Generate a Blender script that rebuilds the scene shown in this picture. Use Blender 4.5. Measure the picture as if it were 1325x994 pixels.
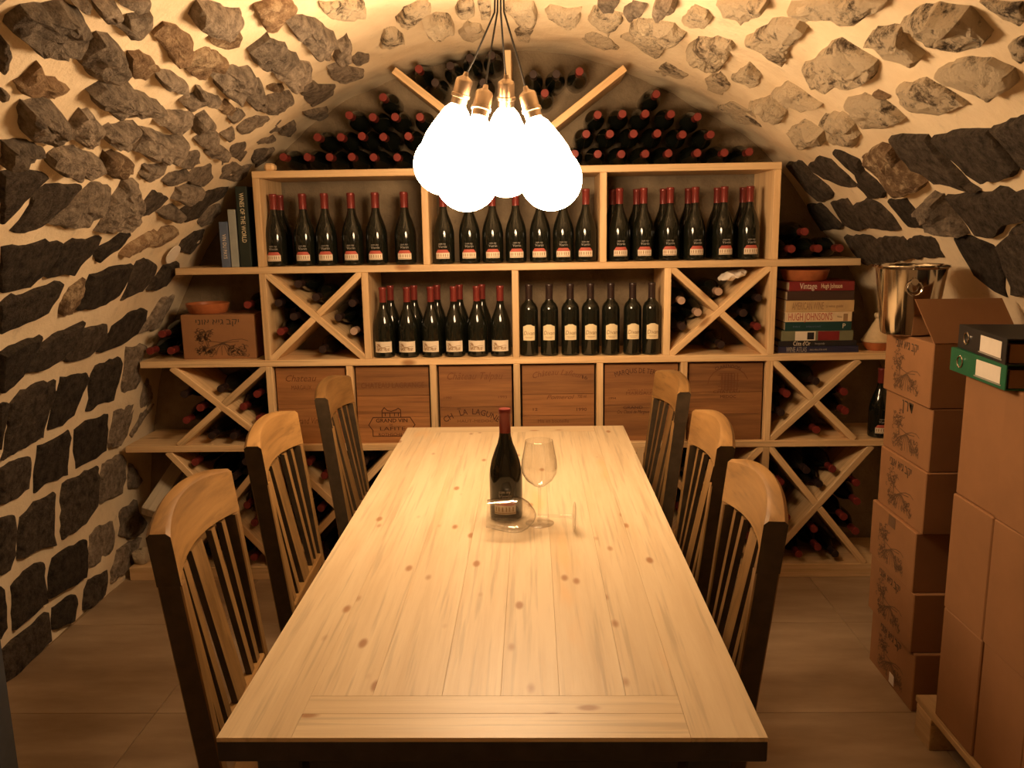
import bpy, bmesh, math, random
from mathutils import Vector, Matrix, noise
import numpy as np
for o in list(bpy.data.objects): bpy.data.objects.remove(o)
SC = bpy.context.scene
COL = SC.collection
PI = math.pi
# ------------------------------------------------------------------ camera
IMW, IMH, F = 1325.0, 994.0, 1072.0
PIT, YAW, ROL, CH = .1866, .0256, -.0158, 1.517
_fw = Vector((-math.sin(YAW)*math.cos(PIT), math.cos(YAW)*math.cos(PIT), -math.sin(PIT)))
_r = Vector((math.cos(YAW), math.sin(YAW), 0)); _u = _r.cross(_fw)
R_ = _r*math.cos(ROL)+_u*math.sin(ROL); U_ = -_r*math.sin(ROL)+_u*math.cos(ROL); C_ = Vector((0, 0, CH))
cd = bpy.data.cameras.new('camera'); cam = bpy.data.objects.new('camera', cd); COL.objects.link(cam)
cd.sensor_fit = 'HORIZONTAL'; cd.sensor_width = 36; cd.lens = 36*F/IMW; cd.clip_start = .02
M = Matrix((R_, U_, -_fw)).transposed().to_4x4(); M.translation = C_
cam.matrix_world = M; SC.camera = cam
# ------------------------------------------------------------------ light
BULB_COL = (1.0, .67, .375); BULB_STRENGTH = 52.0
w = bpy.data.worlds.new('world'); SC.world = w; w.use_nodes = True
w.node_tree.nodes['Background'].inputs[0].default_value = (.02, .015, .01, 1)
w.node_tree.nodes['Background'].inputs[1].default_value = .3
vs = SC.view_settings; vs.view_transform = 'Standard'; vs.look = 'None'; vs.gamma = 1; vs.exposure = 0.0; vs.use_curve_mapping = False
SC.display_settings.display_device = 'sRGB'
SC.cycles.transparent_max_bounces = 24

def ray(px, py): return _fw+R_*((px-IMW/2)/F)-U_*((py-IMH/2)/F)
def aty(px, py, Y): d = ray(px, py); return C_+d*((Y)/d.y)
def atz(px, py, Z): d = ray(px, py); return C_+d*((Z-CH)/d.z)
def atx(px, py, X): d = ray(px, py); return C_+d*(X/d.x)
def project(P):
    d = Vector(P)-C_; z = d.dot(_fw)
    if z < .05: return None
    return IMW/2+F*d.dot(R_)/z, IMH/2-F*d.dot(U_)/z

# ------------------------------------------------------------------ materials
def mat(name, rough=.6, metal=0., spec=.5):
    m = bpy.data.materials.new(name); m.use_nodes = True
    b = m.node_tree.nodes['Principled BSDF']
    b.inputs['Roughness'].default_value = rough; b.inputs['Metallic'].default_value = metal
    b.inputs['Specular IOR Level'].default_value = spec
    return m, m.node_tree, b
def N(nt, t, **kw):
    n = nt.nodes.new(t)
    for k, v in kw.items(): setattr(n, k, v)
    return n
def ramp(nt, fac, stops):
    r = N(nt, 'ShaderNodeValToRGB'); e = r.color_ramp.elements
    while len(e) < len(stops): e.new(.5)
    for i, (p, c) in enumerate(stops): e[i].position = p; e[i].color = (*c, 1)
    nt.links.new(fac, r.inputs[0]); return r.outputs[0]
def mixc(nt, f, a, b, mode='MIX'):
    m = N(nt, 'ShaderNodeMix', data_type='RGBA', blend_type=mode)
    for s, v in ((0, f), (6, a), (7, b)):
        if hasattr(v, 'links'): nt.links.new(v, m.inputs[s])
        elif s == 0: m.inputs[0].default_value = v
        else: m.inputs[s].default_value = (*v, 1)
    return m.outputs[2]
def math_(nt, op, a, b=None):
    m = N(nt, 'ShaderNodeMath', operation=op)
    for i, v in ((0, a), (1, b)):
        if v is None: continue
        if hasattr(v, 'links'): nt.links.new(v, m.inputs[i])
        else: m.inputs[i].default_value = v
    return m.outputs[0]
def coords(nt, scale=(1, 1, 1), rnd=True):
    tc = N(nt, 'ShaderNodeTexCoord'); out = tc.outputs['Object']
    if rnd:
        oi = N(nt, 'ShaderNodeObjectInfo'); cx = N(nt, 'ShaderNodeVectorMath', operation='MULTIPLY_ADD')
        comb = N(nt, 'ShaderNodeCombineXYZ')
        for i in range(3): nt.links.new(oi.outputs['Random'], comb.inputs[i])
        nt.links.new(comb.outputs[0], cx.inputs[0]); cx.inputs[1].default_value = (17, 31, 23); nt.links.new(out, cx.inputs[2]); out = cx.outputs[0]
    mp = N(nt, 'ShaderNodeMapping'); mp.inputs['Scale'].default_value = scale; nt.links.new(out, mp.inputs[0]); return mp.outputs[0]
def noise_(nt, co, scale, detail=4, rough=.6):
    n = N(nt, 'ShaderNodeTexNoise'); n.inputs['Scale'].default_value = scale; n.inputs['Detail'].default_value = detail; n.inputs['Roughness'].default_value = rough
    nt.links.new(co, n.inputs[0]); return n.outputs['Fac']
def bump(nt, b, h, strength, dist):
    n = N(nt, 'ShaderNodeBump'); n.inputs['Strength'].default_value = strength; n.inputs['Distance'].default_value = dist
    nt.links.new(h, n.inputs['Height']); nt.links.new(n.outputs[0], b.inputs['Normal'])
def plain(name, c, rough=.6, metal=0., spec=.5, var=.12, scale=30):
    m, nt, b = mat(name, rough, metal, spec)
    f = noise_(nt, coords(nt), scale)
    nt.links.new(ramp(nt, f, [(.3, tuple(x*(1-var) for x in c)), (.7, tuple(min(1, x*(1+var)) for x in c))]), b.inputs['Base Color'])
    return m
def wood(name, c_dark, c_light, axis, rough=.55, grain=1., knots=.0, knot_c=(.2, .09, .03), var=.18, kscale=5., streak=None):
    m, nt, b = mat(name, rough)
    st = [26*grain]*3; st['xyz'.index(axis)] = 1.6*grain
    co = coords(nt, tuple(st)); f = noise_(nt, co, 1.0, 5, .65)
    st2 = [90*grain]*3; st2['xyz'.index(axis)] = 3*grain
    f2 = noise_(nt, coords(nt, tuple(st2)), 1.0, 3, .5)
    c = ramp(nt, f, [(.3, c_dark), (.62, c_light)])
    c = mixc(nt, math_(nt, 'MULTIPLY', ramp_v(nt, f2, .52, .7), .4), c, tuple(x*.55 for x in c_dark))
    oi = N(nt, 'ShaderNodeObjectInfo')
    h = N(nt, 'ShaderNodeHueSaturation'); h.inputs['Saturation'].default_value = 1.0
    nt.links.new(math_(nt, 'MULTIPLY_ADD', oi.outputs['Random'], 2*var), h.inputs['Value']); h.inputs['Value'].links[0].from_node.inputs[2].default_value = 1-var
    nt.links.new(c, h.inputs['Color']); c = h.outputs[0]
    if streak:
        st3 = [7.]*3; st3['xyz'.index(axis)] = 1.4
        f3 = noise_(nt, coords(nt, tuple(st3)), 1.0, 3, .6)
        c = mixc(nt, math_(nt, 'MULTIPLY', ramp_v(nt, f3, .58, .74), .7), c, streak)
    if knots > 0:
        s3 = [kscale]*3; s3['xyz'.index(axis)] = kscale*.45
        v = N(nt, 'ShaderNodeTexVoronoi'); v.inputs['Scale'].default_value = 1.0; nt.links.new(coords(nt, tuple(s3)), v.inputs['Vector'])
        k = ramp_v(nt, v.outputs['Distance'], knots, knots*.35)
        c = mixc(nt, math_(nt, 'MULTIPLY', k, .85), c, knot_c)
    nt.links.new(c, b.inputs['Base Color']); bump(nt, b, f2, .25, .002)
    return m
def ramp_v(nt, fac, lo, hi):
    mr = N(nt, 'ShaderNodeMapRange'); mr.interpolation_type = 'SMOOTHSTEP'
    nt.links.new(fac, mr.inputs[0]); mr.inputs[1].default_value = min(lo, hi); mr.inputs[2].default_value = max(lo, hi)
    if lo > hi: mr.inputs[3].default_value = 1; mr.inputs[4].default_value = 0
    return mr.outputs[0]
def stone_mat(name, dark, light, wash=None, wash_lo=.45, wash_hi=.6, speck=.0, bs=.9):
    m, nt, b = mat(name, .85, 0, .25)
    co = coords(nt, rnd=False)
    f = noise_(nt, co, 30, 10, .78); g = noise_(nt, co, 7, 4, .6); hh = noise_(nt, co, 80, 6, .7)
    c = ramp(nt, f, [(.36, dark), (.62, light)])
    oi = N(nt, 'ShaderNodeObjectInfo'); h = N(nt, 'ShaderNodeHueSaturation')
    mm = math_(nt, 'MULTIPLY_ADD', oi.outputs['Random'], .7); mm.node.inputs[2].default_value = .65
    nt.links.new(mm, h.inputs['Value']); nt.links.new(c, h.inputs['Color']); c = h.outputs[0]
    if wash:
        k = ramp_v(nt, math_(nt, 'ADD', math_(nt, 'MULTIPLY', f, .55), math_(nt, 'MULTIPLY', g, .45)), wash_lo, wash_hi)
        c = mixc(nt, k, c, wash)
    if speck > 0: c = mixc(nt, math_(nt, 'MULTIPLY', ramp_v(nt, hh, .68, .74), speck), c, (.5, .4, .3))
    nt.links.new(c, b.inputs['Base Color'])
    bump(nt, b, math_(nt, 'ADD', f, math_(nt, 'MULTIPLY', hh, .5)), bs, .028)
    return m
def mortar_mat(name, c1, c2, bs=.5):
    m, nt, b = mat(name, .9, 0, .2); co = coords(nt, rnd=False)
    f = noise_(nt, co, 5, 5, .6); h = noise_(nt, co, 60, 6, .7); k = noise_(nt, co, 14, 5, .65)
    c = ramp(nt, f, [(.3, c1), (.7, c2)]); c = mixc(nt, math_(nt, 'MULTIPLY', ramp_v(nt, k, .58, .75), .35), c, tuple(x*.55 for x in c1))
    nt.links.new(c, b.inputs['Base Color']); bump(nt, b, math_(nt, 'ADD', k, math_(nt, 'MULTIPLY', h, .3)), bs, .012)
    return m
PINE = dict(c_dark=(.62, .39, .185), c_light=(.78, .55, .30), rough=.5, knots=.12, knot_c=(.3, .13, .04), kscale=6)
MT = {}
for ax in 'xyz': MT['pine_'+ax] = wood('pine_'+ax, axis=ax, **PINE)
MT['table_y'] = wood('table_pine_y', (.63, .475, .285), (.74, .59, .385), 'y', .42, 1., .15, (.34, .15, .05), .03, 13., (.74, .46, .2))
MT['table_x'] = wood('table_pine_x', (.63, .475, .285), (.74, .59, .385), 'x', .42, 1., .15, (.34, .15, .05), .03, 13., (.74, .46, .2))
MT['black_paint'] = plain('black_paint', (.034, .03, .03), .5, var=.3)
MT['crate'] = wood('crate_wood', (.21, .085, .028), (.39, .17, .055), 'x', .6, 1., .10, (.10, .035, .012), .25, 4.)
MT['crate_in'] = plain('crate_inside', (.10, .045, .02), .8)
MT['chair_z'] = wood('chair_wood_z', (.15, .078, .024), (.28, .155, .055), 'z', .42, .8, 0, var=.12)
MT['chair_y'] = wood('chair_wood_y', (.17, .085, .026), (.37, .205, .07), 'y', .40, .6, 0, var=.12)
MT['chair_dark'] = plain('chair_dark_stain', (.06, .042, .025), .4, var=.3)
MT['card'] = plain('cardboard', (.32, .15, .06), .8, var=.08, scale=8)
MT['card_in'] = plain('cardboard_inside', (.3, .15, .06), .85, var=.08, scale=8)
MT['ink'] = plain('printing_ink', (.06, .04, .025), .8)
MT['ink_soft'] = plain('printing_ink_faded', (.16, .085, .04), .85)
MT['stamp'] = plain('burnt_stamp', (.07, .022, .008), .8)
MT['stamp_soft'] = plain('faded_stamp', (.17, .062, .02), .8)
MT['mortar'] = mortar_mat('mortar', (.70, .555, .37), (.84, .70, .50))
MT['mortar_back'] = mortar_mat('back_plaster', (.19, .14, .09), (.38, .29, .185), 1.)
MT['s_d'] = stone_mat('basalt_dark', (.024, .018, .014), (.135, .104, .077), None, speck=.5, bs=1.)
MT['s_g'] = stone_mat('stone_grey', (.13, .098, .072), (.50, .40, .30), None, speck=.4, bs=1.)
MT['s_w'] = stone_mat('stone_limewashed', (.08, .056, .037), (.34, .25, .16), (.80, .65, .45), .40, .50, bs=1.)
MT['s_r'] = stone_mat('stone_tan', (.19, .11, .06), (.46, .31, .18), (.66, .5, .32), .5, .62, bs=1.)
MT['glass_dark'] = plain('bottle_glass', (.008, .009, .006), .07, 0, .6, .2)
MT['capsule'] = plain('red_capsule', (.20, .032, .026), .3, .2, .5, .1)
MT['capsule_dark'] = plain('dark_capsule', (.035, .02, .018), .35, .2)
MT['capsule_pale'] = plain('pale_capsule', (.42, .28, .2), .5)
MT['label'] = plain('paper_label', (.72, .62, .48), .7, var=.05)
MT['label_cream'] = plain('cream_label', (.78, .66, .42), .7, var=.05)
MT['label_red'] = plain('label_red', (.45, .09, .06), .7)
MT['label_brown'] = plain('label_brown', (.32, .19, .09), .7)
MT['label_grey'] = plain('label_grey', (.33, .3, .26), .6)
MT['steel'] = plain('polished_steel', (.62, .58, .52), .12, 1., .5, .05)
MT['terracotta'] = plain('terracotta', (.42, .13, .045), .35, var=.15)
MT['glaze'] = plain('cream_glaze', (.66, .5, .3), .35, var=.15)
MT['cord'] = plain('black_cord', (.03, .026, .022), .6)
MT['brass'] = plain('copper_socket', (.55, .42, .3), .3, 1., .5, .1)
MT['pages'] = plain('book_pages', (.55, .45, .3), .85)
MT['white'] = plain('white_paper', (.78, .7, .6), .8, var=.04)
MT['plaster_white'] = plain('white_plaster', (.7, .6, .48), .85)
MT['old_timber'] = wood('old_timber', (.3, .25, .18), (.46, .39, .29), 'y', .8)
MT['green_plastic'] = plain('green_binder', (.012, .12, .055), .45)
MT['black_plastic'] = plain('black_binder', (.018, .017, .017), .45)
MT['slate_paint'] = plain('slate_paint', (.06, .062, .068), .6)
MT['pallet'] = wood('pallet_wood', (.42, .26, .12), (.6, .4, .2), 'y', .75)
def tile_mat():
    m, nt, b = mat('floor_tile', .48)
    co = coords(nt, (1, 1, 1)); f = noise_(nt, coords(nt, (2.5, 9, 5)), 1.0, 5, .6); g = noise_(nt, co, 40, 4)
    c = ramp(nt, f, [(.3, (.27, .18, .105)), (.68, (.42, .30, .185))])
    nt.links.new(c, b.inputs['Base Color']); bump(nt, b, g, .12, .003); return m
MT['tile'] = tile_mat()
MT['grout'] = plain('grout', (.27, .19, .11), .9)
def glass_mat():
    m = bpy.data.materials.new('clear_glass'); m.use_nodes = True; nt = m.node_tree
    for n in list(nt.nodes): nt.nodes.remove(n)
    t = N(nt, 'ShaderNodeBsdfTransparent'); g = N(nt, 'ShaderNodeBsdfGlossy'); g.inputs['Roughness'].default_value = .02
    lw = N(nt, 'ShaderNodeLayerWeight'); lw.inputs['Blend'].default_value = .5
    nt.links.new(ramp(nt, lw.outputs['Facing'], [(.66, (.97, .97, .97)), (.9, (.84, .82, .79)), (1., (.45, .43, .4))]), t.inputs[0])
    fr = math_(nt, 'MULTIPLY_ADD', math_(nt, 'POWER', lw.outputs['Facing'], 3.), .6); fr.node.inputs[2].default_value = .05
    mx = N(nt, 'ShaderNodeMixShader'); nt.links.new(fr, mx.inputs[0]); nt.links.new(t.outputs[0], mx.inputs[1]); nt.links.new(g.outputs[0], mx.inputs[2])
    o = N(nt, 'ShaderNodeOutputMaterial'); nt.links.new(mx.outputs[0], o.inputs[0]); return m
MT['glass'] = glass_mat()
def bulb_mat():
    m = bpy.data.materials.new('lit_bulb'); m.use_nodes = True; nt = m.node_tree
    for n in list(nt.nodes): nt.nodes.remove(n)
    e = N(nt, 'ShaderNodeEmission'); e.inputs[0].default_value = (*BULB_COL, 1); e.inputs[1].default_value = BULB_STRENGTH
    o = N(nt, 'ShaderNodeOutputMaterial'); nt.links.new(e.outputs[0], o.inputs[0]); return m
MT['bulb'] = bulb_mat()
for k, c in dict(b_red=(.2, .02, .02), b_brown=(.055, .028, .02), b_tan=(.55, .36, .17), b_cream=(.72, .55, .34), b_green=(.012, .05, .045),
                 b_olive=(.17, .17, .10), b_black=(.02, .018, .02), b_navy=(.025, .025, .06), b_blue=(.10, .13, .2), b_grey=(.3, .31, .28), b_bottle=(.02, .028, .022)).items():
    MT[k] = plain('cover_'+k[2:], c, .4, var=.08)

# ------------------------------------------------------------------ mesh helpers
def tag(o, label=None, cat=None, group=None, kind=None):
    for k, v in (('label', label), ('category', cat), ('group', group), ('kind', kind)):
        if v: o[k] = v
    return o
def empty(name, loc=(0, 0, 0), label=None, cat=None, group=None, rz=0):
    o = bpy.data.objects.new(name, None); COL.objects.link(o); o.location = loc; o.rotation_euler = (0, 0, rz); o.empty_display_size = .05
    return tag(o, label, cat, group)
def link(name, me, parent=None, mw=None):
    o = bpy.data.objects.new(name, me); COL.objects.link(o)
    if parent:
        o.parent = parent
    if mw is not None: o.matrix_basis = mw
    return o
class MB:
    def __init__(s): s.v = []; s.f = []; s.mi = []; s.cur = 0
    def add(s, vs, fs):
        n = len(s.v); s.v += [tuple(v) for v in vs]; s.f += [tuple(n+i for i in f) for f in fs]; s.mi += [s.cur]*len(fs); return s
    def box(s, a, b, ch=0., m=None):
        a = Vector(a); b = Vector(b)
        c = (a+b)/2; h = (b-a)/2
        if ch <= 0:
            vs = [Vector((c.x+sx*h.x, c.y+sy*h.y, c.z+sz*h.z)) for sx in (-1, 1) for sy in (-1, 1) for sz in (-1, 1)]
            fs = [(0, 1, 3, 2), (4, 6, 7, 5), (0, 4, 5, 1), (2, 3, 7, 6), (0, 2, 6, 4), (1, 5, 7, 3)]
        else:
            ch = min(ch, .45*min(h)*2)
            bm = bmesh.new(); bmesh.ops.create_cube(bm, size=1)
            for v in bm.verts: v.co = Vector((c.x+v.co.x*2*h.x, c.y+v.co.y*2*h.y, c.z+v.co.z*2*h.z))
            bmesh.ops.bevel(bm, geom=bm.edges[:], offset=ch, segments=1, affect='EDGES', profile=.5)
            bm.verts.index_update(); vs = [v.co.copy() for v in bm.verts]; fs = [tuple(v.index for v in f.verts) for f in bm.faces]; bm.free()
        if m is not None: vs = [m @ v for v in vs]
        return s.add(vs, fs)
    def lathe(s, prof, n=24, m=None):
        vs = []; fs = []
        for r, z in prof:
            for i in range(n): a = 2*PI*i/n; vs.append(Vector((r*math.cos(a), r*math.sin(a), z)))
        for k in range(len(prof)-1):
            for i in range(n): j = (i+1) % n; fs.append((k*n+i, k*n+j, (k+1)*n+j, (k+1)*n+i))
        if prof[0][0] > 1e-5: fs.append(tuple(range(n-1, -1, -1)))
        if prof[-1][0] > 1e-5: fs.append(tuple((len(prof)-1)*n+i for i in range(n)))
        if m is not None: vs = [m @ v for v in vs]
        return s.add(vs, fs)
    def tube(s, pts, r, n=8):
        pts = [Vector(p) for p in pts]; rs = r if isinstance(r, (list, tuple)) else [r]*len(pts); vs = []; fs = []; up = None
        for i, p in enumerate(pts):
            d = (pts[min(i+1, len(pts)-1)]-pts[max(i-1, 0)]).normalized()
            if up is None: up = d.orthogonal().normalized()
            up = (up-d*up.dot(d)).normalized(); sd = d.cross(up)
            for k in range(n): a = 2*PI*k/n; vs.append(p+(up*math.cos(a)+sd*math.sin(a))*rs[i])
        for i in range(len(pts)-1):
            for k in range(n): j = (k+1) % n; fs.append((i*n+k, i*n+j, (i+1)*n+j, (i+1)*n+k))
        fs.append(tuple(range(n-1, -1, -1))); fs.append(tuple((len(pts)-1)*n+k for k in range(n)))
        return s.add(vs, fs)
    def mesh(s, name, mats, smooth=False):
        me = bpy.data.meshes.new(name); me.from_pydata(s.v, [], s.f)
        for m in (mats if isinstance(mats, (list, tuple)) else [mats]): me.materials.append(MT[m])
        if len(me.materials) > 1: me.polygons.foreach_set('material_index', s.mi)
        if smooth:
            me.polygons.foreach_set('use_smooth', [True]*len(me.polygons))
            try: me.set_sharp_from_angle(angle=math.radians(40))
            except Exception: pass
        me.update(); return me
    def build(s, name, mats, parent=None, smooth=False, mw=None): return link(name, s.mesh(name, mats, smooth), parent, mw)
def frame_m(o, u, v):
    u = Vector(u).normalized(); v = Vector(v); n = u.cross(v).normalized(); v = n.cross(u)
    m = Matrix((u, v, n)).transposed().to_4x4(); m.translation = Vector(o); return m
def text_mesh(body, size, matname, width=None, shear=0., arc=0., cyl=0., thick=.0006, bold=0.):
    cu = bpy.data.curves.new('t', 'FONT'); cu.body = body; cu.size = size; cu.align_x = 'CENTER'; cu.align_y = 'CENTER'; cu.shear = shear
    cu.extrude = thick/2; cu.offset = bold; cu.resolution_u = 2; cu.fill_mode = 'BOTH'
    ob = bpy.data.objects.new('t', cu); COL.objects.link(ob)
    bpy.context.view_layer.update()
    me = bpy.data.meshes.new_from_object(ob.evaluated_get(bpy.context.evaluated_depsgraph_get()))
    bpy.data.objects.remove(ob); bpy.data.curves.remove(cu)
    xs = [v.co.x for v in me.vertices]
    if xs and width:
        k = width/(max(xs)-min(xs))
        for v in me.vertices: v.co.x *= k
    for v in me.vertices:
        if arc:
            a = v.co.x/arc; rr = arc+v.co.y; v.co.x = rr*math.sin(a); v.co.y = rr*math.cos(a)-arc
        if cyl:
            a = v.co.x/cyl; rr = cyl+v.co.z+.0005; v.co.x = rr*math.sin(a); v.co.z = rr*math.cos(a)
    me.materials.clear(); me.materials.append(MT[matname]); return me
def ribbons(strokes, wid, matname, name='print', cyl=0.):
    mb = MB()
    for st in strokes:
        for (x0, y0), (x1, y1) in zip(st[:-1], st[1:]):
            d = Vector((x1-x0, y1-y0)); L = d.length
            if L < 1e-6: continue
            nrm = Vector((-d.y, d.x))/L*wid/2; d = d/L*wid*.3
            q = [(x0-d.x+nrm.x, y0-d.y+nrm.y), (x0-d.x-nrm.x, y0-d.y-nrm.y), (x1+d.x-nrm.x, y1+d.y-nrm.y), (x1+d.x+nrm.x, y1+d.y+nrm.y)]
            vs = []
            for (x, y) in q:
                if cyl: a = x/cyl; vs.append((cyl*math.sin(a)*1.003, y, cyl*math.cos(a)*1.003))
                else: vs.append((x, y, 0))
            mb.add(vs, [(0, 1, 2, 3)])
    return mb.mesh(name, matname)
def copy_tree(o, parent=None):
    c = o.copy(); COL.objects.link(c); c.parent = parent
    for ch in o.children: copy_tree(ch, c)
    return c
# ------------------------------------------------------------------ the vault
X0, VA, VB, Z0 = -.07, 1.76, 2.07, .17
YB, YF = 3.76, -.7            # back wall, wall behind the camera
YR = 3.42                     # front of the wine rack
def inside(x, z):
    d = abs(x-X0)
    return d < VA if z < Z0 else (d/VA)**2+((z-Z0)/VB)**2 < 1
prof = [(X0-VA, -.05+(Z0+.05)*i/4) for i in range(4)]
prof += [(X0-VA*math.cos(PI*i/120), Z0+VB*math.sin(PI*i/120)) for i in range(121)]
prof += [(X0+VA, -.05+(Z0+.05)*(3-i)/4) for i in range(4)]
PX = np.array([p[0] for p in prof]); PZ = np.array([p[1] for p in prof])
PS = np.concatenate([[0], np.cumsum(np.hypot(np.diff(PX), np.diff(PZ)))]); SMAX = float(PS[-1])
def surf(s, Y, h=0.):
    x = float(np.interp(s, PS, PX)); z = float(np.interp(s, PS, PZ)); e = .02
    tx = float(np.interp(s+e, PS, PX)-np.interp(s-e, PS, PX)); tz = float(np.interp(s+e, PS, PZ)-np.interp(s-e, PS, PZ)); L = math.hypot(tx, tz) or 1
    return Vector((x+h*tz/L, Y, z-h*tx/L))
def s_of(x, z):
    if z < Z0: return z+.05 if x < X0 else SMAX-z-.05
    th = PI-math.atan2((z-Z0)/VB, (x-X0)/VA)
    return float(np.interp(th/PI*120, np.arange(121), PS[4:125]))
def hit(px, py):
    d = ray(px, py); lo, hi = .05, 12.
    for _ in range(40):
        m = (lo+hi)/2; P = C_+d*m
        if inside(P.x, P.z): lo = m
        else: hi = m
    P = C_+d*lo; return s_of(P.x, P.z), P.y
S_L = s_of(X0-VA*math.sqrt(1-((1.52-Z0)/VB)**2), 1.52); S_R = SMAX-S_L
def relief(s, Y, k=.012): k *= 1+max(0, min(1, (Y-2.9)/.4)); return k*(noise.noise(Vector((s*3.1, Y*3.1, 1.3)))+.5*noise.noise(Vector((s*9, Y*9, 4.))))
def shell(name, s0, s1, label):
    ns = max(4, int((s1-s0)/.05)); ny = int((YB-YF)/.05); vs = []; fs = []
    for i in range(ns+1):
        for j in range(ny+1):
            s = s0+(s1-s0)*i/ns; Y = YF+(YB-YF)*j/ny; vs.append(surf(s, Y, relief(s, Y)-.006))
    for i in range(ns):
        for j in range(ny): a = i*(ny+1)+j; fs.append((a, a+1, a+ny+2, a+ny+1))
    # outer skin gives the masonry its thickness
    b = len(vs); vs += [surf(s0, YF, -.25), surf(s0, YB, -.25), surf(s1, YB, -.25), surf(s1, YF, -.25)]
    mb = MB(); mb.add(vs, fs); o = mb.build(name, 'mortar', None, True)
    return tag(o, label, None, None, 'structure')
WL = shell('wall_left', 0, S_L, 'pale mortar wall with dark basalt blocks along the left of the table')
CE = shell('ceiling', S_L, S_R, 'barrel vault of pale mortar with rough stones over the table')
WR = shell('wall_right', S_R, SMAX, 'pale mortar wall with dark basalt blocks behind the cartons')
def endwall(name, Y, matn, label, flip):
    n = 40; vs = []; fs = []
    for i in range(n+1):
        zt = 0
        x = X0-VA-.06+2*(VA+.06)*i/n; zt = Z0+VB+.06
        for j in range(25):
            z = zt*j/24; vs.append((x, Y-(.012*noise.noise(Vector((x*4, z*5, 7)))+.01*noise.noise(Vector((x*11, z*13, 2))) if flip else 0), z))
    for i in range(n):
        for j in range(24):
            a = i*25+j; q = (a, a+25, a+26, a+1); fs.append(q)
    mb = MB(); mb.add(vs, fs); return tag(mb.build(name, matn, None, True), label, None, None, 'structure')
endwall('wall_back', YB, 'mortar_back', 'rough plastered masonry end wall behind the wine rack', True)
endwall('wall_front', YF, 'mortar', 'plain plastered end wall facing the wine rack', False)
# floor: slab plus large tiles
fl = MB().box((X0-VA-.05, YF, -.06), (X0+VA+.05, YB, -.004)).build('floor', 'grout'); tag(fl, 'beige stone tile floor under the table', None, None, 'structure')
tx = [-1.225+.605*k for k in range(-1, 6)]; ty = [YF]+[2.395+.605*k for k in range(-5, 3)]+[YB]
def clampx(x): return min(max(x, X0-VA-.04), X0+VA+.04)
for i in range(len(tx)-1):
    for j in range(len(ty)-1):
        a, b = clampx(tx[i]), clampx(tx[i+1])
        if ty[j+1]-ty[j] < .02 or b-a < .03: continue
        MB().box((a+.0012, ty[j]+.0012, -.012), (b-.0012, ty[j+1]-.0012, 0), .001).build('tile', 'tile', fl)

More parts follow.
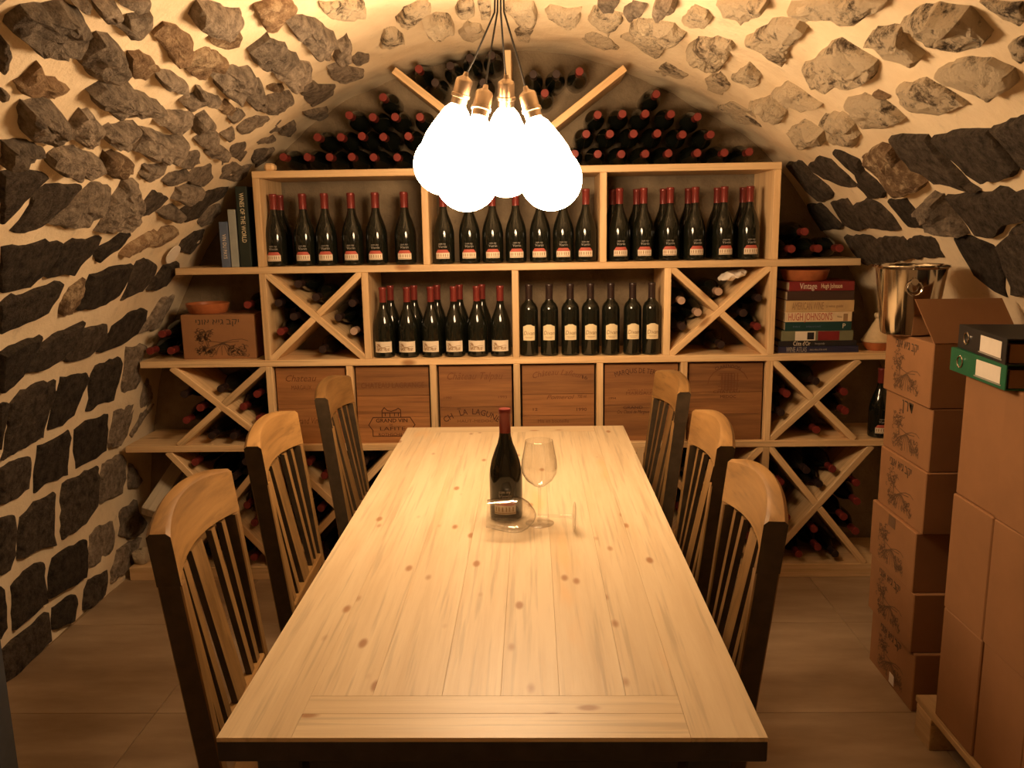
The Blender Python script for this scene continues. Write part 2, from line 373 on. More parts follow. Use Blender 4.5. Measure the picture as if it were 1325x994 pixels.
# ------------------------------------------------------------------ stones (outlines read off the photograph and laid onto the vault)
TILES = dict(A=(0, 0, 3.3125), B=(0, 180, 3.897), C=(0, 420, 3.897), D=(0, 640, 3.897), E=(200, 0, 3.897), F=(400, 0, 4.4167), G=(985, 140, 3.897), H=(680, 0, 3.897), I=(925, 0, 3.3125))
STONES = '''
Ag 0,60 60,10 250,0 350,40 385,110 370,180 320,210 230,220 120,200 60,150
Ag 300,0 380,0 372,40 330,28
Ag 395,0 490,0 515,40 500,70 470,85 430,75 405,40
Ag 475,95 530,100 545,65 610,55 650,50 640,100 600,130 585,165 550,165 520,130
Ag 500,0 650,0 640,45 590,55 555,30
Ar 650,140 700,90 760,110 820,150 830,230 780,270 720,250 690,190
Ag 0,150 30,180 45,230 20,290 0,320
Ag 330,270 345,210 410,140 470,150 520,200 540,270 535,320 490,355 430,345 370,315
Ar 545,225 600,215 650,240 685,285 640,310 610,340 570,335 545,300
Ar 50,350 110,310 165,265 190,330 250,340 300,370 290,385 210,405 150,400 70,385
Ag 0,370 30,390 20,420 0,435
Ag 360,380 410,350 550,350 560,390 640,410 730,465 700,490 610,505 540,500 470,490 400,440
Ag 85,430 150,420 230,425 268,480 275,575 235,590 215,625 165,600 110,590 85,560
Ag 310,510 350,465 385,470 395,500 425,520 410,590 380,635 330,610 285,590 280,550
Ag 430,560 470,535 590,530 590,560 560,620 520,635 470,620 440,600
Ag 560,640 600,555 660,560 720,585 790,580 770,640 720,670 640,670
Ag 665,525 720,485 830,485 815,540 780,570 720,560
Ag 0,600 60,590 120,600 190,630 180,655 90,670 50,700 0,715
Ag 185,690 230,625 290,620 380,650 445,680 445,720 400,755 330,745 260,735 210,715
Ar 440,650 500,650 560,680 560,730 490,765 430,740
Ag 585,745 610,705 660,705 725,695 710,730 660,765 620,775
Ag 685,770 720,735 800,720 790,755 740,785 700,790
Ag 750,700 790,650 850,640 850,685 800,715
Ag 780,770 830,715 910,700 910,760 870,795 810,790
Ag 820,560 840,500 880,475 920,520 925,555 880,570
Ag 825,590 860,575 935,560 920,610 880,630 840,615
Ag 870,640 930,610 975,640 950,670 900,675
Ag 940,570 1000,545 1000,585 970,600
Ag 985,620 1050,590 1060,650 1030,690 975,665
Ag 945,690 990,670 1040,710 1080,700 1060,745 1000,780 935,765
Ag 1090,650 1140,640 1180,630 1150,670 1100,690
Eg 170,80 210,15 320,20 360,45 440,50 455,100 420,140 350,155 270,145 200,115
Er 255,195 300,165 420,150 450,175 430,215 360,240 300,225
Er 135,345 180,270 260,230 330,260 375,300 340,345 290,350 220,385 170,375
Eg 270,380 330,340 400,320 430,340 480,330 505,365 490,410 440,450 400,490 340,465 290,420
Eg 430,480 470,430 510,390 540,400 540,480 510,525 460,505
Eg 465,240 520,190 560,155 620,200 660,210 680,250 720,275 690,310 640,340 570,355 510,320 475,280
Er 500,20 560,0 700,0 730,35 670,60 640,100 590,130 540,130 510,80
Eg 630,100 690,70 750,60 830,100 890,150 910,200 870,210 810,190 740,200 680,150
Eg 750,210 820,190 890,210 880,260 890,290 830,265 780,250
Eg 890,280 920,210 970,170 995,215 980,265 940,320 910,310
Eg 595,370 650,330 720,295 790,310 790,370 740,400 720,430 650,410
Eg 720,430 790,410 830,430 920,430 900,480 840,520 790,540 750,500
Eg 530,540 570,490 640,465 700,470 680,510 610,555 550,565
Eg 405,650 450,610 520,585 590,590 560,630 500,660 430,680
Eg 545,660 590,610 640,590 655,625 620,660 570,665
Eg 495,705 520,680 600,680 610,710 550,720 510,725
Eg 630,680 660,620 710,610 715,650 680,690
Eg 740,560 800,560 880,545 880,580 830,610 790,600
Er 565,440 600,425 650,430 640,450 590,455
Eg 125,525 160,490 200,480 215,430 260,465 330,495 300,520 240,510 200,545 150,545
Eg 0,350 60,345 120,385 175,430 175,475 110,465 50,420 0,385
Er 315,540 360,500 410,545 380,580 340,570
Eg 365,590 420,545 450,560 430,595 390,625
Eg 870,340 930,320 980,345 1060,350 1050,385 950,420 890,400
Eg 990,300 1030,265 1085,275 1080,310 1020,335
Ew 820,0 1060,0 1075,60 1010,100 930,100 860,60
Eg 930,500 1000,470 1060,480 1130,545 1060,550 980,540
Eg 800,640 870,600 940,610 960,645 880,660
Eg 480,800 490,750 560,745 600,760 560,810 510,850
Bd 0,165 90,150 200,160 240,175 170,240 80,340 0,430
Bd 35,465 110,370 150,290 230,220 410,225 330,320 260,380 190,440 120,470
Bg 210,430 280,370 380,270 460,205 560,220 550,270 470,380 400,430 300,445
Bg 460,480 500,390 560,280 610,190 670,190 695,270 670,380 610,450 540,465
Bd 675,390 720,320 770,255 845,285 800,340 740,380
Bd 0,530 130,530 230,500 325,525 290,600 240,670 150,750 60,775 0,780
Bd 225,705 270,640 330,530 370,500 440,510 515,490 480,560 400,640 370,690 290,690
Bd 480,600 490,560 560,520 640,450 660,470 600,540 540,580 490,625
Br 600,590 650,530 740,480 795,455 780,500 720,550 650,585
Br 750,550 790,500 830,450 895,440 905,470 860,510 800,545
Bd 0,840 70,785 130,790 190,760 330,720 300,790 240,880 130,930 40,970 0,985
Br 300,890 310,840 360,750 430,700 430,750 390,830 340,885
Bd 375,870 420,790 460,690 560,650 680,630 650,700 600,790 520,840 430,865
Bd 600,820 640,740 700,620 740,600 795,640 770,700 710,770 640,800
Bd 740,770 800,690 830,640 900,620 905,650 870,690 830,740 780,765
Bd 925,420 920,370 980,320 1060,260 1160,230 1130,280 1040,340 990,400
Bg 985,420 1010,370 1060,340 1110,320 1110,360 1060,420 1010,445
Bg 780,365 830,330 890,335 915,370 890,405 820,400
Bg 850,300 880,240 960,225 1020,240 990,290 930,320
Bd 890,570 920,510 980,460 1030,450 1010,520 950,580
Bg 700,985 760,900 830,800 880,780 850,860 790,960
Cd 0,150 60,110 210,50 190,100 140,180 105,260 50,320 0,355
Cd 110,250 160,170 220,90 270,50 400,0 430,-20 400,40 340,130 280,190 200,235
Cd 285,190 350,120 420,20 540,-10 545,50 500,110 440,165 350,190
Cd 480,150 520,90 560,0 640,-60 750,-80 740,-30 690,50 600,110
Cd 10,690 30,560 55,400 110,330 200,285 285,275 285,350 240,470 220,570 150,610 60,660
Cd 240,535 260,430 295,330 310,260 440,235 450,270 420,340 370,460 310,520
Cd 425,445 440,380 445,290 480,210 610,160 620,190 600,290 570,385 480,410 450,440
Cg 600,350 610,280 630,160 640,110 740,95 700,180 690,240 710,280 680,330 620,355
Cd 0,395 45,395 22,520 5,600 0,640
Cd 370,740 365,640 372,530 430,480 545,440 545,530 535,640 460,690
Cg 555,635 558,530 565,430 680,370 670,450 640,560 600,620
Cg 645,570 685,480 695,370 720,290 750,260 780,400 755,450 690,530 655,590
Cd 0,915 0,730 60,690 150,660 155,720 140,830 80,880
Cd 165,855 175,720 190,610 280,570 345,520 360,560 345,660 340,760 210,815
Cd 310,1095 300,860 310,800 380,760 490,705 500,790 490,920 430,1010 380,1050
Cg 508,910 508,770 520,700 620,650 640,680 635,780 610,860
Cg 645,830 655,740 650,690 690,740 720,790 690,830
Dd 85,330 90,200 100,110 170,30 270,-20 268,60 262,150 275,260 180,290
Dd 0,420 0,110 70,95 78,160 75,310 50,390
Dd 245,530 250,420 265,320 330,270 428,225 435,290 430,420 350,475
Dg 445,375 442,290 450,200 480,160 570,120 582,190 570,280 530,340 470,375
Dg 592,220 597,150 602,80 690,20 700,90 745,140 720,200 650,230
Dg 555,450 550,390 590,280 650,240 720,210 700,280 670,360 610,420
Dd 75,690 65,600 62,460 130,380 215,330 220,440 235,550 160,620
Dd 0,735 0,460 20,470 28,560 32,680
Dd 15,955 10,790 70,730 170,660 243,590 255,680 262,740 170,820 90,905
Dd 272,685 278,572 330,532 375,500 383,550 368,645
Dd 432,585 428,480 447,425 538,378 543,440 528,510 480,560
Gd 120,280 200,265 250,340 340,390 370,430 360,460 290,475 230,420
Gd 235,280 290,240 350,260 420,330 490,400 420,390 320,350 260,315
Gd 360,215 420,230 490,260 520,320 580,360 640,420 630,450 560,455 500,390 480,320 420,270
Gr 500,240 540,200 600,170 660,190 700,260 780,330 845,385 800,420 720,445 650,420 600,350 550,300
Gd 640,150 700,135 835,130 895,210 955,290 1045,390 1100,425 980,390 890,380 840,330 770,310 700,230
Gd 855,140 950,120 1070,110 1135,110 1180,150 1250,240 1310,310 1290,350 1130,375 1055,330 975,250 905,200
Gd 1150,105 1230,70 1325,50 1380,60 1380,340 1320,300 1290,260 1230,190
Gd 345,470 430,455 465,500 535,580 548,610 480,620 420,590
Gd 470,475 530,450 600,480 660,530 715,610 700,620 565,600 515,550
Gd 640,460 730,450 790,530 860,605 800,600 750,600 700,540
Gg 815,470 860,420 915,435 975,530 1055,640 960,610 880,570 830,530
Gd 925,440 1040,430 1150,430 1190,400 1325,420 1380,440 1380,540 1240,590 1180,660 1080,640 1005,540
Gd 420,645 545,645 595,700 685,760 680,785 520,790 460,720
Gd 580,650 715,645 760,700 830,750 700,770 645,720
Gd 735,660 780,640 880,650 930,750 870,755 825,750
Gd 970,640 1050,640 1160,690 1220,760 1240,880 1250,960 1160,910 1080,840 1020,740
Gd 1190,690 1325,560 1380,550 1380,960 1265,950 1245,850
Gd 230,480 300,480 360,540 410,600 310,620 260,570
Iw 0,0 230,0 235,25 190,60 130,85 60,50
Iw 310,20 400,0 750,0 740,40 640,80 560,80 470,50 390,70 340,50
Iw 190,115 240,80 350,90 390,120 330,190 300,290 240,250 120,180
Iw 370,270 480,200 530,160 620,210 700,250 715,290 680,330 620,360 540,350 440,350 390,310
Iw 645,170 680,125 790,120 830,190 900,240 880,270 820,260 740,230
Iw 785,95 860,40 960,10 1090,20 1150,80 1200,150 1170,190 1080,205 960,200 880,150
Iw 1130,0 1325,0 1360,60 1325,110 1240,80
Iw 930,300 1050,250 1180,260 1280,310 1310,360 1200,430 1080,380 980,340
Iw 780,360 900,330 990,380 1080,450 980,490 880,480 800,420
Iw 560,410 640,390 740,430 830,510 720,560 620,520
Iw 240,390 300,350 380,400 460,450 390,460 300,430
Iw 450,500 540,470 600,530 630,580 600,635 520,610
Iw 290,560 380,510 470,560 480,610 380,630
Iw 1260,180 1325,150 1370,200 1325,270 1290,240
Ir 675,395 700,380 760,410 740,425 690,425
Hw 90,40 120,15 210,35 295,30 270,100 240,125 170,110 110,80
Hw 310,85 350,20 400,40 490,70 495,110 440,160 370,125
Hg 360,0 480,0 450,40 390,25
Hg 490,40 540,10 615,25 590,60 530,80
Hg 640,30 660,0 750,0 765,35 720,60 660,95 640,70
Hw 515,130 560,95 640,95 760,120 820,170 770,215 700,205 600,175 540,160
Hw 785,90 850,35 920,60 945,100 900,145 820,120
Hw 800,240 870,185 960,170 1050,200 1040,270 990,340 920,350 840,290
Hw 470,180 530,165 620,205 720,240 670,290 580,240
Hw 270,180 330,150 420,180 480,240 400,245 310,215
Hw 1040,380 1130,310 1190,380 1180,430 1100,400
Hw 640,340 700,310 830,370 800,400 710,390
Hw 0,10 40,0 60,100 30,140 0,130
Hw 900,390 980,365 1040,430 1000,480 920,440
Hw 960,530 1050,500 1150,560 1200,640 1080,620
Hw 1130,500 1230,470 1325,560 1300,620 1200,570
Fw 490,120 540,50 620,10 690,0 700,30 620,100 540,145
Fw 640,120 720,85 820,110 840,160 760,220 680,200
Fw 830,60 870,0 940,0 950,60 900,100
Fw 400,270 440,180 500,180 550,220 480,260
Fw 1110,20 1140,0 1280,0 1310,60 1290,150 1210,140 1170,90
Fw 1170,170 1210,145 1285,160 1260,245 1190,220
Fw 850,190 900,130 980,140 1010,200 930,240 880,230
Fw 960,0 1040,0 1035,80 980,90
'''
rng = random.Random(5)
def refine(poly, n, jit):
    P = [Vector(p) for p in poly]; L = [(P[(i+1) % len(P)]-P[i]).length for i in range(len(P))]; step = sum(L)/n; out = []
    for i in range(len(P)):
        k = max(1, int(round(L[i]/step)))
        for j in range(k): out.append((P[i].lerp(P[(i+1) % len(P)], j/k), j > 0))
    c = sum((p for p, _ in out), Vector((0, 0)))/len(out)
    return [p+Vector((rng.uniform(-1, 1), rng.uniform(-1, 1)))*jit*(p-c).length*(1 if m else .5) for p, m in out], c
placed = []
def stone(poly, kind):
    """poly in (s, Y) on the vault; rings rise from the mortar bed to an uneven face"""
    xs = [p[0] for p in poly]; ys = [p[1] for p in poly]; w_, l_ = max(xs)-min(xs), max(ys)-min(ys)
    if w_ < .01 or l_ < .01: return
    size = math.sqrt(w_*l_); n = 16 if size < .12 else 22 if size < .25 else 30
    ring, c = refine(poly, n, .055 if kind == 'd' else .075); n = len(ring)
    if c.y > YB-.05: return
    nearrack = c.y > 3.15
    p = {'d': rng.uniform(.007, .015), 'g': rng.uniform(.022, .038), 'w': rng.uniform(.014, .028), 'r': rng.uniform(.016, .03)}[kind]
    p *= min(1.2, max(.5, size/.15))
    if S_L*.0 < c.x < S_L*.9 and kind != 'd': p = min(p, .022)
    if nearrack: p = min(p, .010)
    tilt = Vector((rng.uniform(-1, 1), rng.uniform(-1, 1)))*(.25 if kind == 'd' else .6)*p/max(size, .05)
    ro = {'d': .10, 'g': .34, 'w': .34, 'r': .34}[kind]*p
    vs = []; fs = []
    levels = [(.98, None), (.955, .35), (.905, .85), (.78, .95), (.55, 1.0), (.28, 1.05)] if kind == 'd' else [(.95, None), (.915, .45), (.84, .8), (.72, .98), (.57, 1.08), (.40, 1.12), (.2, 1.15)]
    sd = rng.uniform(0, 99)
    for sc, h in levels:
        for q in ring:
            d = (q-c)*sc; hh = -.02 if h is None else h*p+tilt.dot(d)+ro*(2*noise.noise(Vector(((c.x+d.x)*14, (c.y+d.y)*14, sd)))+1.5*noise.noise(Vector(((c.x+d.x)*37, (c.y+d.y)*37, sd))))*(h > .5)
            hh = hh if h is None else max(hh, .004)
            vs.append(surf(c.x+d.x, min(c.y+d.y, YB-.004), hh))
    for k in range(len(levels)-1):
        for i in range(n): j = (i+1) % n; fs.append((k*n+i, k*n+j, (k+1)*n+j, (k+1)*n+i))
    vs.append(surf(c.x, c.y, p*1.1)); z = len(vs)-1; k = len(levels)-1
    for i in range(n): fs.append((k*n+i, k*n+(i+1) % n, z))
    par = WL if c.x < S_L else CE if c.x < S_R else WR
    mb = MB(); mb.add(vs, fs); me = mb.mesh('stone', 's_'+kind)
    bm = bmesh.new(); bm.from_mesh(me); bmesh.ops.recalc_face_normals(bm, faces=bm.faces[:]); bm.to_mesh(me); bm.free()
    if kind == 'd':
        me.polygons.foreach_set('use_smooth', [True]*len(me.polygons))
        try: me.set_sharp_from_angle(angle=math.radians(35))
        except Exception: pass
    link('stone', me, par); placed.append([tuple(p) for p in poly])
for line in STONES.strip().splitlines():
    t = line.split(); ox, oy, sc = TILES[t[0][0]]
    poly = [hit(ox+float(a.split(',')[0])/sc, oy+float(a.split(',')[1])/sc) for a in t[1:]]
    stone(poly, t[0][1])
# masonry beyond the picture's edges, so the room goes on
def in_poly(x, y, P):
    r_ = False
    for i in range(len(P)):
        (ax, ay), (bx, by) = P[i], P[i-1]
        if (ay > y) != (by > y) and x < (bx-ax)*(y-ay)/(by-ay)+ax: r_ = not r_
    return r_
def clash(P, a, b, c, d):
    if max(p[0] for p in P) < a or min(p[0] for p in P) > b or max(p[1] for p in P) < c or min(p[1] for p in P) > d: return False
    return any(a < p[0] < b and c < p[1] < d for p in P) or any(in_poly(a+(b-a)*i/2, c+(d-c)*j/2, P) for i in range(3) for j in range(3))
s = .08; row = 0
while s < SMAX-.1:
    hgt = rng.uniform(.15, .2) if (s < S_L or s > S_R) else rng.uniform(.13, .2)
    Y = YF+.1+rng.uniform(0, .2)
    while Y < 3.1:
        ln = rng.uniform(.18, .34); cs, cy = s+hgt/2, Y+ln/2
        pr = [project(surf(a, b)) for a in (s, s+hgt) for b in (Y, Y+ln)]
        vis = any(q and -2 < q[0] < IMW+2 and -2 < q[1] < IMH+2 for q in pr)
        z_ = surf(cs, cy).z
        ok = (not vis) or (s > S_R and z_ < .98)
        ok = ok and cy > .55
        if ok and not any(clash(pp, s+.025, s+hgt-.025, Y+.025, Y+ln-.025) for pp in placed):
            wall = s < S_L or s+hgt > S_R; g = .02 if wall else .035
            pts = [(s+g*rng.uniform(.3, 1), Y+g*rng.uniform(.3, 1.2)), (s+hgt-g*rng.uniform(.3, 1), Y+g*rng.uniform(.3, 1.2)), (s+hgt-g*rng.uniform(.2, 1.2), Y+ln*.55), (s+hgt-g*rng.uniform(.3, 1), Y+ln-g*rng.uniform(.3, 1.2)), (s+hgt*.5, Y+ln-g*.3), (s+g*rng.uniform(.3, 1), Y+ln-g*rng.uniform(.3, 1.2))]
            stone(pts, 'd' if wall else ('g' if cs < SMAX/2 else 'w'))
        Y += ln
    s += hgt
# white oval tag stuck on the left wall
s_, y_ = hit(220, 327)
dm = MB(); q = [surf(s_+.042*math.cos(2*PI*i/20), y_+.05*math.sin(2*PI*i/20), .012) for i in range(20)]; q2 = [surf(s_+.042*math.cos(2*PI*i/20), y_+.05*math.sin(2*PI*i/20), .016) for i in range(20)]
dm.add(q+q2, [tuple(range(19, -1, -1)), tuple(range(20, 40))]+[(i, (i+1) % 20, 20+(i+1) % 20, 20+i) for i in range(20)])
tag(dm.build('wall_disc', 'white'), 'pale oval disc fixed on the stone wall beside the rack', 'disc')
# dark painted post at the near end of the left wall
p_ = atz(18, 994, 0); px_ = p_.x*.86
pm = MB().box((px_-.09, p_.y*.86-.05, 0), (px_, p_.y*.86+.02, 2*.6), .004).build('trim_1', 'slate_paint'); tag(pm, 'dark slate painted post beside the basalt wall', None, None, 'structure')
# ------------------------------------------------------------------ wine rack
def wall_x(z, side, m=.012): return X0+side*(VA*math.sqrt(max(0, 1-((z-Z0)/VB)**2)) if z > Z0 else VA)-side*m
TH = .028; DEP = .31; YK = YR+DEP
ZT, ZA, ZBs, ZC = 1.757, 1.373, .984, .615          # tops of top board and of shelves A, B, C
RXL, RXR = -1.127, 1.0
rack = empty('wine_rack', (0, YR, 0), 'wide pine wine rack with X shaped bottle cells filling the end wall', 'wine rack')
def rk(name, a, b, m): return MB().box((a[0], a[1]-YR, a[2]), (b[0], b[1]-YR, b[2]), .002).build(name, m, rack)
rk('top_board', (RXL, YR, ZT-TH), (RXR, YK, ZT), 'pine_x')
def both_ends(z, m=.022): return wall_x(z, -1, m), wall_x(z, 1, m)
for z, nm in ((ZA, 'shelf'), (ZBs, 'shelf'), (ZC, 'shelf')):
    l, r = both_ends(z+.0, .028); rk(nm, (l, YR, z-TH), (r, YK, z), 'pine_x')
l, r = both_ends(.06, .03)
rk('base_board', (l, YR-.0, 0), (r, YK, .06), 'pine_x')
def upr(x0, z0, z1, name='divider'): rk(name, (x0, YR+.001, z0), (x0+TH, YK, z1), 'pine_z')
for x in (RXL, RXR-TH):
    upr(x, ZA, ZT-TH, 'upright'); upr(x, ZBs, ZA-TH, 'upright'); upr(x, ZC, ZBs-TH, 'upright'); upr(x, .06, ZC-TH, 'upright')
for x in (-.443, .278): upr(x, ZA, ZT-TH)
for x in (-.703, -.082, .543): upr(x, ZBs, ZA-TH)
CRX = (-.786, -.433, -.081, .267, .618)
for x in CRX: upr(x, ZC, ZBs-TH)
IX = (-.60, -.082, .44)
for x in IX: upr(x, .06, ZC-TH)
def brace(x0, z0, x1, z1, yo=0., dep=DEP-.012):
    L = math.hypot(x1-x0, z1-z0); a = math.atan2(z1-z0, x1-x0)
    mw = Matrix.Translation(((x0+x1)/2, .003+yo, (z0+z1)/2)) @ Matrix.Rotation(-a, 4, 'Y')
    o = MB().box((-L/2, 0, -TH/2), (L/2, dep, TH/2), .002).build('brace', 'pine_x', rack, False, mw); return o
def cross(x0, x1, z0, z1, flip=False):
    """two crossing boards; the second is cut in two where it meets the first"""
    m = .0; h = .0
    A = (x0+m, z0+h, x1-m, z1-h); B = (x0+m, z1-h, x1-m, z0+h)
    if flip: A, B = B, A
    brace(*A)
    cx, cz = (x0+x1)/2, (z0+z1)/2; dx, dz = B[2]-B[0], B[3]-B[1]; L = math.hypot(dx, dz); k = .5*TH/abs(math.sin(2*math.atan2(abs(dz), abs(dx))))/L
    brace(B[0], B[1], B[0]+dx*(.5-k), B[1]+dz*(.5-k)); brace(B[0]+dx*(.5+k), B[1]+dz*(.5+k), B[2], B[3])
CELLS = []
def xcell(x0, x1, z0, z1, flip=False):
    cross(x0, x1, z0, z1, flip); c = ((x0+x1)/2, (z0+z1)/2)
    CELLS.append([(x0, z1), c, (x1, z1)]); CELLS.append([(x0, z0), (x1, z0), c]); CELLS.append([(x0, z0), c, (x0, z1)]); CELLS.append([(x1, z0), (x1, z1), c])
xcell(RXL+TH, -.703, ZBs, ZA-TH, True); xcell(.543+TH, RXR-TH, ZBs, ZA-TH)
xcell(-1.53, RXL, ZC, ZBs-TH, True); xcell(-1.58, RXL, .06, ZC-TH, True)
xcell(RXR, 1.355, ZC, ZBs-TH); xcell(RXR, 1.43, .06, ZC-TH)
xs_ = [RXL+TH]+[v for x in IX for v in (x, x+TH)]+[RXR-TH]
for k in range(0, 8, 2): xcell(xs_[k], xs_[k+1], .06, ZC-TH, k % 4 == 0)
# fan of three boards above the top board
FAN = [(-.098, 1.79, -.535, 2.135), (-.072, 1.79, .375, 2.125), (-.085, 1.765, -.085, 2.20)]
FAN3 = FAN[2]
brace(*FAN[0]); brace(*FAN[1]); brace(*FAN[2])
MB().box((-1.075, .0, ZT), (-1.035, .05, ZT+.03), .008).build('corner_block', 'pine_x', rack)

# ------------------------------------------------------------------ bottles
BURG = [(.0, .006), (.030, .002), (.042, .004), (.0435, .012), (.0435, .118), (.042, .135), (.037, .158), (.028, .184), (.020, .204), (.0158, .222), (.0142, .24), (.0142, .284), (.0155, .286), (.0155, .294), (.0, .2945)]
BORD = [(.0, .006), (.028, .002), (.0365, .004), (.038, .012), (.038, .188), (.036, .203), (.029, .217), (.019, .226), (.0148, .236), (.0142, .25), (.0142, .288), (.0155, .29), (.0155, .298), (.0, .2985)]
def bottle_meshes(tagn, profile, cap_z):
    g = MB().lathe(profile, 24).mesh(tagn+'_glass', 'glass_dark', True)
    top = profile[-1][1]
    c = MB().lathe([(.0149, cap_z), (.0151, cap_z+.002), (.0151, top-.012), (.0163, top-.010), (.0163, top-.001), (.0150, top+.0012), (.0, top+.0014)], 18)
    return g, c.v, c.f
bg, bcv, bcf = bottle_meshes('burgundy', BURG, .232); bgl = bottle_meshes('lying', [(r*.041/.0435 if r > .02 else r, z) for r, z in BURG], .232)[0]; dg, dcv, dcf = bottle_meshes('bordeaux', BORD, .236)
def cap_mesh(v, f, m): mb = MB(); mb.add(v, f); return mb.mesh('capsule', m, True)
CAPR = cap_mesh(bcv, bcf, 'capsule'); CAPD = cap_mesh(dcv, dcf, 'capsule_dark'); CAPP = cap_mesh(bcv, bcf, 'capsule_pale'); CAPB = cap_mesh(bcv, bcf, 'capsule_dark')
def patch(R, wdt, z0, z1, m, name='label', top=None, n=12):
    mb = MB(); vs = []
    for i in range(n+1):
        u = -wdt/2+wdt*i/n; a = u/R; zt = z1 if top is None else z1+top(u/wdt*2)
        for z in (z0, zt): vs.append((R*math.sin(a), -R*math.cos(a), z))
    return_ = mb.add(vs, [(2*i, 2*i+2, 2*i+3, 2*i+1) for i in range(n)]); return mb.mesh(name, m, True)
CYLM = Matrix.Rotation(PI/2, 4, 'X')      # (x, y, z) of a flat print -> front of an upright bottle
LR = .0441
HOUSE = patch(LR, .060, .022, .046, 'label', 'label')
def roofm(R=LR+.0002):
    mb = MB(); n = 8; vs = []
    for i in range(n+1):
        for (wd, z) in ((.060, .046), (.040, .059)):
            u = -wd/2+wd*i/n; a = u/R; vs.append((R*math.sin(a), -R*math.cos(a), z))
    mb.add(vs, [(2*i, 2*i+2, 2*i+3, 2*i+1) for i in range(n)]); return mb.mesh('roof_print', 'label_red', True)
ROOF = roofm()
wins = [[(x, .031), (x, .041)] for x in (-.024, -.016, -.006, .004, .012, .022)]
WINS = ribbons(wins, .0034, 'label_brown', 'window_print', LR+.0004)
FOOT = ribbons([[(-.028+.008*i, .0255) for i in range(8)]], .002, 'label_brown', 'line_print', LR+.0004)
SMALLTXT = text_mesh('com my', .012, 'label_grey', .030, 0, 0, LR+.0002)
NAMETXT = text_mesh('Vorin', .015, 'label_grey', .034, .2, 0, LR+.0002)
r2 = random.Random(3)
def vineyard(wd, ht, rs):
    """engraved vineyard: a big tree, a hill line, rows of vines and leaves"""
    st = []
    for k in range(44):
        cx, cy = -.30*wd+rs.gauss(0, .085)*wd, .20*ht+rs.gauss(0, .11)*ht; rr = rs.uniform(.02, .05)*wd; a0 = rs.uniform(0, 6)
        st.append([(cx+rr*math.cos(a0+i*.8), cy+rr*.7*math.sin(a0+i*.8)) for i in range(5)])
    st.append([(-.27*wd, .1*ht), (-.24*wd, -.12*ht)]); st.append([(-.24*wd, .1*ht), (-.21*wd, -.12*ht)])
    st.append([(-.2*wd, .04*ht), (.02*wd, -.01*ht), (.2*wd, .08*ht), (.36*wd, .10*ht), (.46*wd, .04*ht)])
    st.append([(.0*wd, -.02*ht), (.15*wd, .0*ht), (.3*wd, .03*ht)])
    for k in range(9):
        x = (-.42+.84*k/8)*wd; st.append([(.02*wd+.08*(x), -.04*ht), (x*.6, -.2*ht), (x, -.42*ht)])
    for k in range(80):
        side = rs.choice((-1, 1)); cx, cy = (side*rs.uniform(.10, .44))*wd, rs.uniform(-.42, -.10)*ht; rr = rs.uniform(.015, .04)*wd; a0 = rs.uniform(0, 6)
        st.append([(cx+rr*math.cos(a0+i*.9), cy+rr*math.sin(a0+i*.9)) for i in range(4)])
    return st
CREAM = patch(LR, .078, .024, .070, 'label')
vs_ = [[(x, y+.046) for x, y in st] for st in vineyard(.062, .034, r2)[::2]]
CREAMP = ribbons(vs_, .0016, 'label_brown', 'vineyard_print', LR+.0004)
BR = .0386
BORDL = patch(BR, .052, .068, .128, 'label_cream', 'label', lambda t: .008*max(0, 1-(t/.55)**2)-.002*math.cos(t*6))
BORDT = text_mesh('Divan', .024, 'label_brown', .046, .25, 0, BR)
BORDS = ribbons([[(-.016+.004*i, .082) for i in range(9)], [(-.012+.004*i, .077) for i in range(7)]], .0014, 'label_brown', 'line_print', BR+.0004)
def txt_on_bottle(name, me, parent, z): return link(name, me, parent, Matrix.Translation((0, 0, z)) @ CYLM)
def burgundy(kind, loc, label, group, rz=0., cap=CAPR):
    b = empty('wine_bottle', loc, label, 'bottle', group, rz)
    link('glass_body', bg, b); link('capsule', cap, b)
    if kind == 'house':
        lb = link('label', HOUSE, b); lb['label'] = 'small house label with red roof'
        link('roof_print', ROOF, lb); link('window_print', WINS, lb, CYLM); link('line_print', FOOT, lb, CYLM)
        txt_on_bottle('lettering', SMALLTXT, b, .083); txt_on_bottle('lettering', NAMETXT, b, .071)
    elif kind == 'cream':
        lb = link('label', CREAM, b); link('vineyard_print', CREAMP, lb, CYLM)
    return b
def bordeaux(loc, label, group, rz=0., withlabel=True):
    b = empty('wine_bottle', loc, label, 'bottle', group, rz)
    link('glass_body', dg, b); link('capsule', CAPD, b)
    if withlabel:
        lb = link('label', BORDL, b); txt_on_bottle('lettering', BORDT, lb, .098); link('line_print', BORDS, lb, CYLM)
    return b
rb = random.Random(11)
ORD = ['first', 'second', 'third', 'fourth', 'fifth', 'sixth', 'seventh']
HG = 'red capped house label bottles standing on the top shelf'
bays = [((358, 395, 423, 457, 488, 525), 'left bay'), ((575, 608, 638, 668, 699, 729, 758), 'middle bay'), ((801, 832, 866, 898, 935, 968), 'right bay')]
LBL = {'left bay': '%s from the upright beside the standing books', 'middle bay': '%s in the middle top bay, counted from the standing books', 'right bay': '%s from the upright above the stacked books'}
